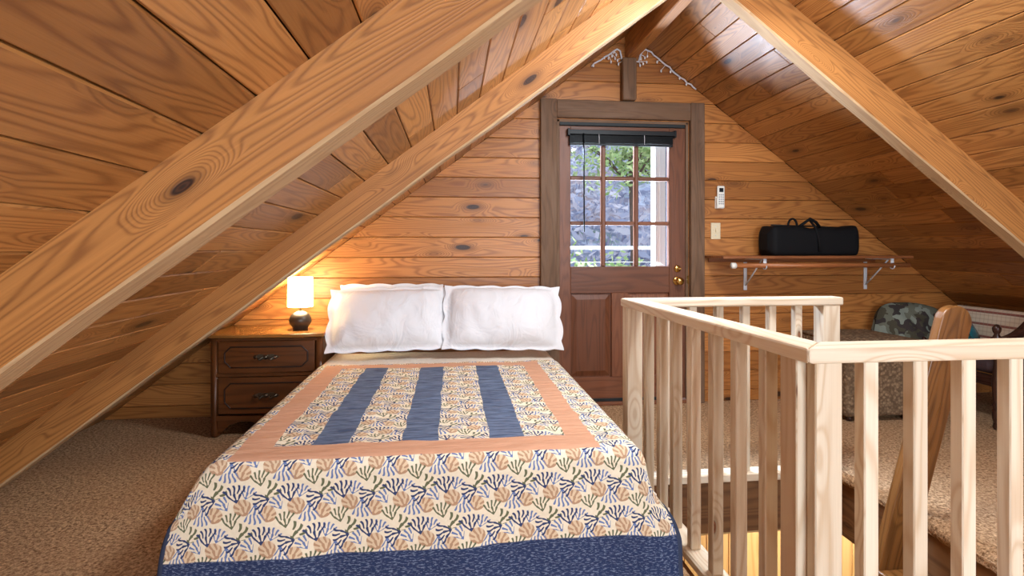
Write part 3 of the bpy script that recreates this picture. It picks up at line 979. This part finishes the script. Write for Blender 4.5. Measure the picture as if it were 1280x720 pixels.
# mitred handrails as prisms
fx0, fy0, fy1 = .862, 1.258, 1.348
hb = MB(); hb.prism([(fx0, fy0), (3.4, fy0), (3.4, fy1), (fx0 + .09, fy1)], (0, 0, ZH - .02), (1, 0, 0), (0, 1, 0), .04, (1, 0, 0)); part(rl, 'handrail', hb, m_rail, bevel=.007)
ys0, ys1 = 2.56, 2.65
hb = MB(); hb.prism([(fx0, fy0), (fx0 + .09, fy1), (side_x(ys0) + .09, ys0), (side_x(ys1), ys1)], (0, 0, ZH - .02), (1, 0, 0), (0, 1, 0), .04, (0, 1, 0)); part(rl, 'handrail', hb, m_rail, bevel=.007)
hb = MB(); hb.prism([(side_x(ys1), ys1), (side_x(ys0) + .09, ys0), (1.945, ys0), (1.945, ys1)], (0, 0, ZH - .02), (1, 0, 0), (0, 1, 0), .04, (1, 0, 0)); part(rl, 'handrail', hb, m_rail, bevel=.007)
# corner posts
post_at('post', .941, 1.309, .073, .036, -.28)                 # faces the camera
post_at('post', .898, 1.366, .038, .072, -.28, seed=.123)      # its mate along the side
post_at('post', side_x(2.6) + .045, 2.602, .075, .075, -.02)
post_at('post', 1.885, 2.605, .088, .082, -.02)
# balusters
for k in range(17):
    x = 1.053 + .1365 * k
    if x < 3.3: post_at('baluster', x, 1.305, .040, .038, -.28)
for y in (2.40, 2.25, 2.115, 1.96, 1.80, 1.655, 1.50, 1.395):
    post_at('baluster', side_x(y) + .045, y - .006, .038, .038, .038)
for k in range(6):
    x = 1.035 + .1375 * k
    post_at('baluster', x, 2.605, .038, .038, .038)
# bottom rails
rail_bar((side_x(2.56) + .045, 2.565), (side_x(1.40) + .045, 1.40), 'bottom_rail', .085, .038, .019)
b = MB(); b.beam((.96, 2.605, .019), (1.84, 2.605, .019), .085, .038, (0, 0, 1), .004); part(rl, 'bottom_rail', b, m_rail)
b = MB(); b.beam((.99, 1.3, -.3), (3.3, 1.3, -.3), .085, .038, (0, 0, 1), .004)
# opening lining (floor joists)
b = MB()
b.box(((HX0 + HX1) / 2, HY1 + .03, -.155), (HX1 - HX0 + .1, .04, .25), .003)
b.box(((HX0 + HX1) / 2, HY0 - .03, -.155), (HX1 - HX0 + .1, .04, .25), .003)
b.box((HX0 - .0, (HY0 + HY1) / 2, -.155), (.04, HY1 - HY0, .25), .003)
b.box((HX1 + .03, (HY0 + HY1) / 2, -.17), (.04, HY1 - HY0, .28), .003)
tag(b.build('trim_8', m_joist), kind='structure')

# ladder up through the opening
ld = thing('loft_ladder', 'steep brown wooden loft ladder with rounded stringer tops, rising through the stair opening', 'ladder', (1.5, 1.85, -2.5))
def stringer(y):
    # centre line x = 2.12 at z = .9, sloping
    k = .285; zt, zb = .83, -2.5
    d = Vector((k, 0, 1)).normalized(); n = Vector((d.z, 0, -d.x))
    top = Vector((2.125 + (zt - .9) * k, y, zt)); bot = Vector((2.125 + (zb - .9) * k, y, zb))
    w = .071
    poly = [bot - n * w, bot + n * w]
    for q in range(17):
        a = q / 16 * PI; poly.append(top + n * w * math.cos(a) + d * (w * 1.0) * math.sin(a))
    b = MB(); b.prism([(p.x, p.z) for p in poly][::-1], (0, y, 0), (1, 0, 0), (0, 0, 1), .042, d)
    return b
for y in (2.12, 1.56): part(ld, 'stringer', stringer(y), m_lad, bevel=.005)
for k in range(9):
    z = -.2 - k * .255; x = 2.125 + (z - .9) * .285
    b = MB(); b.box((x, 1.84, z), (.14, .516, .032), .004); part(ld, 'tread', b, m_lad)

# lower room below the opening
def slab(name, c, s, m, g=None): 
    b = MB(); b.box(c, s, .002, g=g); return tag(b.build(name, m), kind='structure')
b = MB(); rr = random.Random(5)
x = -1.0
while x < 4.5:
    w = rr.choice((.14, .18, .22)); b.box((x + w / 2, 4.1, -1.4), (w - .004, .02, 2.22), .004); x += w
tag(b.build('wall_lower_far', m_lower), kind='structure')
slab('wall_lower_near', (1.75, -.6, -1.4), (5.6, .03, 2.22), m_lower)
slab('wall_lower_left', (-1.03, 1.75, -1.4), (.03, 4.8, 2.22), m_lower)
slab('wall_lower_right', (4.52, 1.75, -1.4), (.03, 4.8, 2.22), m_lower)
slab('floor_lower', (1.75, 1.75, -2.52), (5.6, 4.8, .04), m_lower)
b = MB()
for (x0, x1, y0, y1) in ((-1.05, HX0, -.6, 4.1), (HX1 + .05, 4.55, -.6, 4.1), (HX0, HX1 + .05, HY1 + .05, 4.1), (HX0, HX1 + .05, -.6, HY0 - .05)):
    b.box(((x0 + x1) / 2, (y0 + y1) / 2, -.295), (x1 - x0, y1 - y0, .03), .002)
tag(b.build('ceiling_lower', m_lower), kind='structure')

# ------------------------------------------------------------------ wall shelf with rod, bag
sh = thing('wall_shelf', 'long reddish wood wall shelf on white metal brackets, right of the door', 'shelf', (2.55, 3.80, 1.08))
b = MB(); b.box((2.59, 3.79, 1.08), (1.44, .29, .02), .003); part(sh, 'shelf_board', b, m_shelf)
b = MB(); b.box((2.57, 3.93, 1.055), (1.34, .018, .03), .002); part(sh, 'wall_cleat', b, m_shelf)
for x in (2.19, 3.165):
    b = MB()
    b.box((x, D - .006, .95), (.026, .01, .24), .002)
    b.box((x, 3.80, 1.066), (.024, .26, .008), .001)
    b.tube([(x, D - .012, .865), (x, 3.71, 1.058)], .0055, 8)
    b.box((x, 3.672, 1.045), (.024, .006, .05), .001)
    b.tube([(x, 3.672 + .024 * math.sin(a), 1.02 - .024 * math.cos(a)) for a in [k / 10 * PI * 1.0 - PI / 2 + .0 for k in range(11)]], .004, 6)
    part(sh, 'bracket', b, m_steel)
b = MB(); b.tube([(1.96, 3.67, 1.022), (3.30, 3.67, 1.022)], .0165, 14); rod = part(sh, 'hanging_rod', b, m_rod)
for x in (1.95,):
    b = MB(); b.lathe([(.0, 0), (.021, 0), (.021, .03), (.0, .032)], (x - .008, 3.67, 1.022), 'x', 14); loc(b, sh).build('end_cap', m_wplast, rod)

bag = thing('duffel_bag', 'black nylon duffel bag lying on the wall shelf', 'bag', (2.6, 3.79, 1.09))
def bagfn(a, t):
    L0, L1 = 2.243, 2.945
    e = abs(t * 2 - 1)
    x = L0 + (L1 - L0) * (t if True else 0)
    k = (1 - max(0, (e - .88) / .12) ** 2 * .5) if e < 1 else .5
    an = a * 2 * PI
    cy, cz = math.cos(an), math.sin(an)
    p = .42
    yy = math.copysign(abs(cy) ** p, cy) * .105 * k; zz = math.copysign(abs(cz) ** p, cz) * .108 * k
    sag = .016 * mnoise.noise(Vector((x * 6, an, 2))) + .006 * mnoise.noise(Vector((x * 14, an * 2, 2)))
    zz += sag * (1 if zz > -.07 else 0)
    if zz > 0: zz *= 1 - .07 * math.sin((x - L0) / (L1 - L0) * PI * 2.2 + 3.4)
    if zz < 0: zz = max(zz, -.1)
    return (x, 3.785 + yy, 1.192 + zz)
b = MB(); b.grid(bagfn, 40, 44, closed_u=True)
nn = 40
base = 0
b.add([bagfn(i / 40, 0) for i in range(40)], [list(range(40))]); b.add([bagfn(i / 40, 1) for i in range(40)], [list(range(39, -1, -1))])
part(bag, 'body', b, m_black)
for (x, w, h, y) in ((2.455, .034, .052, 3.76), ):
    b = MB(); b.tube([(x + w * math.cos(a), y, 1.305 + h * math.sin(a)) for a in [-.3 + k / 14 * (PI + .6) for k in range(15)]], .008, 8); part(bag, 'handle', b, m_black)
b = MB(); b.tube([(2.50, 3.75, 1.30), (2.53, 3.74, 1.325), (2.575, 3.735, 1.357), (2.62, 3.74, 1.335), (2.66, 3.75, 1.295)], .011, 8); part(bag, 'handle', b, m_black)
b = MB(); b.tube([(2.30, 3.777, 1.312), (2.45, 3.775, 1.308), (2.6, 3.775, 1.305), (2.75, 3.775, 1.298), (2.9, 3.777, 1.294)], .005, 6); part(bag, 'zipper', b, m_blackp)
b = MB(); b.tube([(2.57, 3.735, 1.35), (2.585, 3.688, 1.29), (2.60, 3.672, 1.2), (2.605, 3.674, 1.12)], .009, 8); part(bag, 'strap', b, m_black)
b = MB(); b.tube([(2.94, 3.785, 1.27), (2.965, 3.785, 1.275), (2.968, 3.785, 1.258), (2.945, 3.785, 1.252)], .006, 8); part(bag, 'end_loop', b, m_black)

# remote in its holder, and light switch
rm = thing('remote_control', 'white remote control with grey keys in a wall holder, right of the door', 'remote', (1.99, D, 1.52))
b = MB(); b.box((1.99, D - .021, 1.525), (.056, .018, .165), .006); part(rm, 'body', b, m_wplast)
b = MB(); b.box((1.985, D - .007, 1.485), (.066, .013, .09), .003); b.box((1.957, D - .018, 1.48), (.004, .03, .08), .001); part(rm, 'wall_holder', b, m_wplast)
b = MB(); b.box((1.99, D - .0305, 1.577), (.032, .002, .03), .0005); part(rm, 'display', b, m_screen)
for r_ in range(5):
    for c_ in range(3):
        b = MB(); b.box((1.99 + (c_ - 1) * .0145, D - .031, 1.541 - r_ * .0165), (.009, .004, .0095), .001); part(rm, 'button', b, m_grey)
sw = thing('light_switch', 'ivory light switch plate below the remote control', 'light switch', (1.958, D, 1.273))
b = MB(); b.box((1.958, D - .004, 1.273), (.074, .008, .122), .003); part(sw, 'plate', b, m_ivory)
b = MB(); b.box((1.958, D - .010, 1.276), (.010, .014, .024), .002); part(sw, 'toggle', b, m_ivory)
for z in (1.305, 1.241):
    b = MB(); b.lathe([(0, 0), (.004, 0), (.003, -.002), (0, -.002)], (1.958, D - .008, z), 'y', 10); part(sw, 'screw', b, m_steel)

# string lights along the peak of the gable
sl = thing('string_lights', 'white string of small bulbs stapled along the peak above the door', 'string lights', (1.3, D - .02, 2.6))
rr = random.Random(2)
path = []
def dn(p, q, n): return [(p[0] + (q[0] - p[0]) * k / n, p[1] + (q[1] - p[1]) * k / n) for k in range(n + 1)]
pts = dn((1.005, 2.468), (1.20, 2.598), 8) + dn((1.22, 2.585), (1.228, 2.53), 3) + dn((1.24, 2.51), (1.36, 2.51), 3) + dn((1.37, 2.56), (1.41, 2.605), 3) + dn((1.43, 2.598), (1.80, 2.318), 16)
cord = [(x + rr.uniform(-.004, .004), D - .02 + rr.uniform(-.006, .006), min(z + rr.uniform(-.004, .004), roof(x) - .012)) for x, z in pts]
b = MB(); b.tube(cord, .0062, 8); part(sl, 'cord', b, m_cord)
cl = [(1.10, 2.535), (1.13, 2.53), (1.16, 2.55), (1.18, 2.53), (1.17, 2.575), (1.15, 2.505), (1.19, 2.56), (1.20, 2.52), (1.205, 2.49), (1.375, 2.535), (1.39, 2.50), (1.405, 2.545), (1.42, 2.515), (1.37, 2.49), (1.425, 2.56), (1.53, 2.455), (1.50, 2.52), (1.60, 2.45), (1.67, 2.405), (1.72, 2.36), (1.02, 2.475)]
for (x, z) in cl:
    y = D - .022 + rr.uniform(-.008, .004)
    x2, y2, z2 = min(cord, key=lambda p: (p[0] - x) ** 2 + (p[2] - z) ** 2)
    b = MB(); b.tube([(x2, y2, z2), ((x + x2) / 2, y - .004, (z + z2) / 2), (x, y, z)], .0022, 5)
    b.tube([(x, y, z + .004), (x, y, z - .006), (x, y, z - .017)], [.004, .0075, .003], 8); part(sl, 'bulb', b, m_bulb)

# ------------------------------------------------------------------ things on the right
ot = thing('ottoman', 'brown tweed upholstered ottoman against the far wall behind the stair railing', 'ottoman', (2.83, 3.6, 0))
part(ot, 'body', soft_box(2.57, 3.08, 3.35, 3.84, .03, .44, .02), m_tweed, bevel=.015, segs=3)
b = MB()
def cush(a, t):
    x = a * 2 - 1; y = t * 2 - 1
    bulge = (1 - abs(x) ** 4) * (1 - abs(y) ** 4)
    return (2.83 + x * .27, 3.595 + y * .262, .525 + .028 * bulge ** .7 + .004 * mnoise.noise(Vector((x * 3, y * 3, 1))))
b.grid(cush, 24, 24)
def cside(a, t):
    an = a * 2 * PI; c_, s_ = math.cos(an), math.sin(an); k = max(abs(c_), abs(s_)); x, y = c_ / k, s_ / k
    o_ = 1 + .025 * math.sin(t * PI)
    return (2.83 + x * .27 * o_, 3.595 + y * .262 * o_, .525 - .085 * t)
b.grid(cside, 64, 6, closed_u=True); part(ot, 'cushion', b, m_tweed)
b = MB(); loop = [(2.83 + x * .272, 3.595 + y * .265, .527) for x, y in [(-1, -1), (-.5, -1.01), (0, -1.01), (.5, -1.01), (1, -1), (1.01, 0), (1, 1), (0, 1.01), (-1, 1), (-1.01, 0), (-1, -1)]]
b.tube(loop, .007, 8); part(ot, 'piping', b, m_tweed)
for x in (2.62, 3.03):
    for y in (3.40, 3.79):
        b = MB(); b.lathe([(.02, 0), (.024, .032)], (x, y, 0), 'z', 12); part(ot, 'foot', b, m_chairw)

pillow('floor_cushion', .66, .76, .26, m_camo, 'camouflage patterned cushion leaning on the far wall beside the tweed ottoman', 'cushion', (3.43, 3.80, .372), (math.radians(-5), math.radians(9), 0), 0, None, 3, .03, .2)
bpy.data.objects['floor_cushion'].rotation_euler = (math.radians(-5), math.radians(6), 0)

# colonial armchair facing left, its back under the slope
CX0, CX1, CY0, CY1 = 3.385, 3.83, 3.10, 3.70
ac = thing('armchair', 'dark carved wooden armchair with striped plaid back behind the railing at right', 'chair', (3.65, 3.4, 0))
def turned(x, y, z0, z1, top=True):
    b = MB(); h = z1 - z0
    pr = [(.016, 0), (.022, .02), (.017, .06), (.024, .10), (.024, .17), (.017, .19), (.025, .215), (.017, .24), (.021, .30), (.026, .40), (.021, .52), (.016, .60), (.023, .70), (.018, .78), (.024, .83)]
    pr = [(r, z0 + z * h / .95) for r, z in pr]
    if top: pr += [(.013, z0 + .86 * h / .95), (.022, z0 + .885 * h / .95), (.024, z0 + .915 * h / .95), (.012, z0 + .945 * h / .95), (.0, z1)]
    else: pr += [(.02, z1)]
    b.lathe(pr, (x, y, 0), 'z', 16); return b
for y, zt in ((CY0 + .03, .665), (CY1 - .03, .5)): part(ac, 'front_leg', turned(CX0 + .03, y, 0, zt), m_chairw)
for y in (CY0 + .03, CY1 - .03):
    b = MB(); b.beam((CX1 - .05, y, 0), (CX1 - .02, y, .42), .045, .04, (0, 1, 0), .006); part(ac, 'rear_leg', b, m_chairw)
# seat frame and arched apron
b = MB()
for y in (CY0 + .03, CY1 - .03): b.box(((CX0 + CX1) / 2, y, .30), (CX1 - CX0 - .08, .035, .07), .005)
b.box((CX0 + .035, (CY0 + CY1) / 2, .30), (.035, CY1 - CY0 - .1, .07), .005)
b.box((CX1 - .04, (CY0 + CY1) / 2, .30), (.035, CY1 - CY0 - .1, .07), .005)
part(ac, 'seat_frame', b, m_chairw)
for y in (CY0 + .03, CY1 - .03):
    pl = [(CX0 + .05 + (CX1 - CX0 - .13) * k / 20, .10 + .11 * math.sin(k / 20 * PI) ** .7) for k in range(21)]
    pu = [(x, z + .035 + .02 * abs(1 - 2 * k / 20)) for k, (x, z) in enumerate(pl)]
    b = MB(); b.prism(pl + pu[::-1], (0, y, 0), (1, 0, 0), (0, 0, 1), .026); part(ac, 'curved_stretcher', b, m_chairw, bevel=.004)
part(ac, 'seat', soft_box(CX0 + .02, CX1 - .1, CY0 + .055, CY1 - .055, .335, .44, .03), m_plum, bevel=.015, segs=3)
bk = soft_box(-.035, .035, CY0 + .055, CY1 + .02, .36, .725, .02)
for p in bk.v: p.x += CX1 - .15 - (p.z - .36) * -.12
part(ac, 'backrest', bk, m_plaid, bevel=.012, segs=3)
for y in (CY0 + .03, CY1 - .03):      # swooping arm: low at the front post, curling up to the crest
    ax = [(CX0 - .0 + (CX1 - CX0 - .08) * k / 24) for k in range(25)]
    zz = [.585 + .25 * (k / 24) ** 1.9 - .02 * math.sin(k / 24 * PI) for k in range(25)]
    top = list(zip(ax, zz)); bot = [(x, z - .04 - .025 * math.sin(k / 24 * PI)) for k, (x, z) in enumerate(top)]
    if y > 3.4: top = [(x, z - .1) for x, z in top]; bot = [(x, z - .1) for x, z in bot]
    b = MB(); b.prism(bot + top[::-1], (0, y, 0), (1, 0, 0), (0, 0, 1), .04); part(ac, 'arm', b, m_chairw, bevel=.008)
pillow('throw_pillow', .30, .26, .11, m_teal, 'small shiny teal pillow on the seat of the plaid armchair', 'pillow', (3.60, 3.52, .555), (math.radians(-25), math.radians(25), math.radians(40)), 0, None, 5, .012, .12)

# ------------------------------------------------------------------ outside, seen through the door glass
def xo(u_, Y):    # line of sight through the pane at horizontal fraction u_ (0 left, 1 right) out to distance Y
    return (GX0 + (GX1 - GX0) * u_) * Y / D
slab('floor_deck', (1.5, 5.1, -.06), (6, 2.2, .06), m_head)
dk = thing('deck_railing', 'thin white deck railing outside the door glass', 'railing', (1.7, 6.1, 0))
b = MB(); b.box((1.7, 6.1, 1.15), (4.6, .05, .035), .004); part(dk, 'top_rail', b, m_wt)
b = MB(); b.box((1.7, 6.1, .1), (4.6, .04, .035), .004); part(dk, 'bottom_rail', b, m_wt)
for x in (-.55, 1.0, 2.5, 3.95):
    b = MB(); b.box((x, 6.1, .56), (.07, .07, 1.15), .004); part(dk, 'post', b, m_wt)
for k in range(8):
    b = MB(); b.tube([(-.5, 6.1, .22 + k * .11), (3.9, 6.1, .22 + k * .11)], .003, 5); part(dk, 'cable', b, m_steel)
pc = thing('porch_post', 'white panelled porch post outside the right edge of the door glass', 'post', (1.87, 4.86, 0))
b = MB(); b.box((1.87, 4.86, 1.15), (.10, .10, 2.36), .004); part(pc, 'shaft', b, m_wt)
for dx in (-.045, -.005):
    b = MB(); b.box((1.87 + dx, 4.805, 1.15), (.016, .012, 2.3), .003); part(pc, 'batten', b, m_wt)
b = MB(); b.box((1.918, 4.74, 1.15), (.03, .08, 2.3), .003); part(pc, 'corner_board', b, plain('grey_siding', (96, 96, 104), .7))
pb = MB(); pb.box((1.5, 4.9, 2.165), (6, .10, .065), .004, .3)
tag(pb.build('porch_beam', m_wt), 'white porch beam across the top of the view through the door', 'beam')
m_hill = Mat('hazy_mottled_hillside', .95, .05)
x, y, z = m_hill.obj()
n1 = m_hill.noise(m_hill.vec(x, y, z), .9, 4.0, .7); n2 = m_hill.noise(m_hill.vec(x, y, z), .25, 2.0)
c = m_hill.mix(n1.ss(.35, .65), (132, 136, 160), (196, 202, 218)); c = m_hill.mix(n2.ss(.5, .62) * .6, c, (180, 150, 140)); c = m_hill.mix(n2.ss2(.36, .44) * .6, c, (126, 150, 110))  # blue-white distance haze is mixed into these ground colours
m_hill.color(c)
def hz(x, y): 
    t = max(0, y - 9)
    return -4.5 + t * .42 + 1.0 * mnoise.noise(Vector((x * .08, y * .08, 0))) - max(0, 9 - y) * .1
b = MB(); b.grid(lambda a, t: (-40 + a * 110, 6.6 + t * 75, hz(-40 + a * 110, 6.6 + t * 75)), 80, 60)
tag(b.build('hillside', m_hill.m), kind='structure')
def leafmat(name, c1, c2):
    M = Mat(name, .8, .2); rnd, _ = M.attr('rnd'); M.color(M.mix(rnd, c1, c2)); return M.m
m_leaf = leafmat('green_leaves', (128, 156, 96), (200, 212, 150))
m_woods = leafmat('bare_woodland_crowns', (140, 148, 176), (206, 198, 206))  # crown colours paled and blued to carry the haze
m_bark = wood('grey_bark', (110, 92, 80), (70, 58, 50), rings=14, tint=.1, kthr=1.1, rough=.9)
def tree(px, Y, z_mid, rad, n, label, seed):
    rr = random.Random(seed)
    g0 = hz(px, Y)
    t = thing('tree', label, 'tree', (px, Y, g0), 0, 'trees outside the door')
    b = MB(); b.tube([(px, Y, g0 - .1), (px + .1, Y, (g0 + z_mid) / 2), (px, Y, z_mid), (px + .1, Y, z_mid + rad * .6)], [.12, .1, .07, .03], 8)
    for k in range(6):
        a = rr.uniform(0, 2 * PI); b.tube([(px, Y, z_mid - rad * .5), (px + rad * .4 * math.cos(a), Y + rad * .4 * math.sin(a), z_mid), (px + rad * .8 * math.cos(a), Y + rad * .8 * math.sin(a), z_mid + rad * .3)], [.04, .03, .012], 6)
    part(t, 'trunk', b, m_bark)
    b = MB()
    lobes = [(Vector((rr.gauss(0, .45), rr.gauss(0, .4), rr.gauss(0, .3))), rr.uniform(.3, .55)) for _ in range(14)]
    for _ in range(n):
        c_, r_ = rr.choice(lobes)
        d = Vector((rr.gauss(0, 1), rr.gauss(0, 1), rr.gauss(0, 1))).normalized() * r_ * rr.random() ** .33
        p = Vector((px, Y, z_mid)) + (c_ + d) * rad
        ax = Vector((rr.gauss(0, 1), rr.gauss(0, 1), rr.gauss(0, .6))).normalized(); bx = ax.orthogonal().normalized()
        s_ = rr.uniform(.05, .11) * (.6 + .4 * rad)
        tip = p + ax * s_ * 2
        b.add([p, p + ax * s_ + bx * s_ * .5, tip, p + ax * s_ - bx * s_ * .5], [[0, 1, 2, 3]], None, rr.random())
    part(t, 'foliage', b, m_leaf)
tree(xo(.60, 15), 15, 3.6, 1.5, 1500, 'yellow green tree seen through the middle of the door glass', 1)
tree(xo(.10, 8.6), 8.6, .25, .95, 1700, 'green bush low in the left column of door panes', 2)
tree(xo(.50, 11), 11, 0.0, 1.15, 1500, 'green bush low in the middle column of door panes', 3)
tree(xo(.84, 19), 19, 4.2, 1.3, 1000, 'small green tree near the white porch post', 4)
# far woods: too many crowns to count
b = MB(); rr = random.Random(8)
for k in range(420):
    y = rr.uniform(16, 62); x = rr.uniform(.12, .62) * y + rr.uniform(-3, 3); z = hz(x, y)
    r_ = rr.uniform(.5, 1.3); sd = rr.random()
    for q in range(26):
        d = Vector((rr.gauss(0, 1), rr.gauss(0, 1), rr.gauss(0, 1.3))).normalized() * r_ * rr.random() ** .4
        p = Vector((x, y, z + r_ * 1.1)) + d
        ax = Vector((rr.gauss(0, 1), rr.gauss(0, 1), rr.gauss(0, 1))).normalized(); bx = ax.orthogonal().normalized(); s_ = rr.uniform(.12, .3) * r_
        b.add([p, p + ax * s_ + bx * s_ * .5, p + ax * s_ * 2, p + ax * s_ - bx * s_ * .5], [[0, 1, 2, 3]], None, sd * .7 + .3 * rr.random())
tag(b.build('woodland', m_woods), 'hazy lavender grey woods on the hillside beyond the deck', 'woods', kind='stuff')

# ------------------------------------------------------------------ light
w = bpy.data.worlds.new('World'); scene.world = w; w.use_nodes = True
bg = w.node_tree.nodes['Background']; bg.inputs[0].default_value = (.72, .84, 1.0, 1); bg.inputs[1].default_value = 1.6
def area(name, loc_, target, sx, sy, power, col):
    L = bpy.data.lights.new(name, 'AREA'); L.shape = 'RECTANGLE'; L.size = sx; L.size_y = sy; L.energy = power; L.color = col
    o = bpy.data.objects.new(name, L); COL.objects.link(o); o.location = loc_
    o.rotation_euler = (Vector(target) - Vector(loc_)).to_track_quat('-Z', 'Y').to_euler(); return o
# daylight through the window behind the camera
area('daylight_rear_window', (1.3, BY + .06, 1.2), (1.2, 3, 1.0), 1.8, 1.25, 150, (.74, .87, 1.0))
# sky above the porch and light thrown up by the deck, outside the door
area('daylight_sky_door', (.0, 6.5, 3.75), (1.35, 3.9, 1.45), 2.6, 1.3, 1900, (.58, .76, 1.0))
area('daylight_deck_bounce', (1.25, 5.3, .05), (1.25, 3.9, 1.45), 2.4, 1.0, 900, (.64, .79, 1.0))
# unseen fill points beside and behind the camera, added to brighten ceilings and carpet
def point(name, loc_, power, col, r=.06):
    L = bpy.data.lights.new(name, 'POINT'); L.energy = power; L.color = col; L.shadow_soft_size = r
    o = bpy.data.objects.new(name, L); COL.objects.link(o); o.location = loc_; return o
point('fill_rear', (1.5, -1.6, 1.5), 22, (.94, .96, 1.0), .2)  # added fill with no fixture, lifts ceilings and floor
point('fill_left', (-.75, -.75, .6), 10, (1.0, .96, .9), .15)  # unseen, added to brighten the left ceiling and carpet
point('fill_right', (2.9, .35, .8), 32, (.94, .96, 1.0), .15)  # added out of view to brighten the right slope and floor
point('ridge_lamp', (1.29, 1.95, 2.3), 12, (.88, .94, 1.0), .1)
area('fill_bed_top', (1.29, 2.05, 2.36), (.9, 2.2, 0), .45, .45, 48, (.86, .93, 1.0))  # unseen downlight, added to brighten the top of the bed
point('table_lamp_bulb', (LX, LY, ZT + .262), 14, (1.0, .86, .58), .018)
area('lower_room_lamp', (3.2, 3.0, -.5), (1.2, 3.9, -1.2), .6, .6, 60, (1.0, .93, .80))

# ------------------------------------------------------------------ camera
cam = bpy.data.cameras.new('Camera'); co = bpy.data.objects.new('Camera', cam); COL.objects.link(co)
co.location = (0, 0, 1.14); co.rotation_euler = (PI / 2, 0, -math.atan(75 / 690))
cam.sensor_width = 36; cam.lens = 690 / 1280 * 36; cam.shift_y = -49 / 1280; cam.clip_start = .02; cam.clip_end = 300
scene.camera = co
vs = scene.view_settings
scene.display_settings.display_device = 'sRGB'
vs.view_transform = 'Standard'; vs.look = 'None'; vs.exposure = 0.14; vs.gamma = 1.0; vs.use_curve_mapping = False
cy = scene.cycles
cy.use_denoising = True
cy.max_bounces = 8; cy.diffuse_bounces = 5; cy.glossy_bounces = 3; cy.transparent_max_bounces = 12
cy.sample_clamp_indirect = 10.0
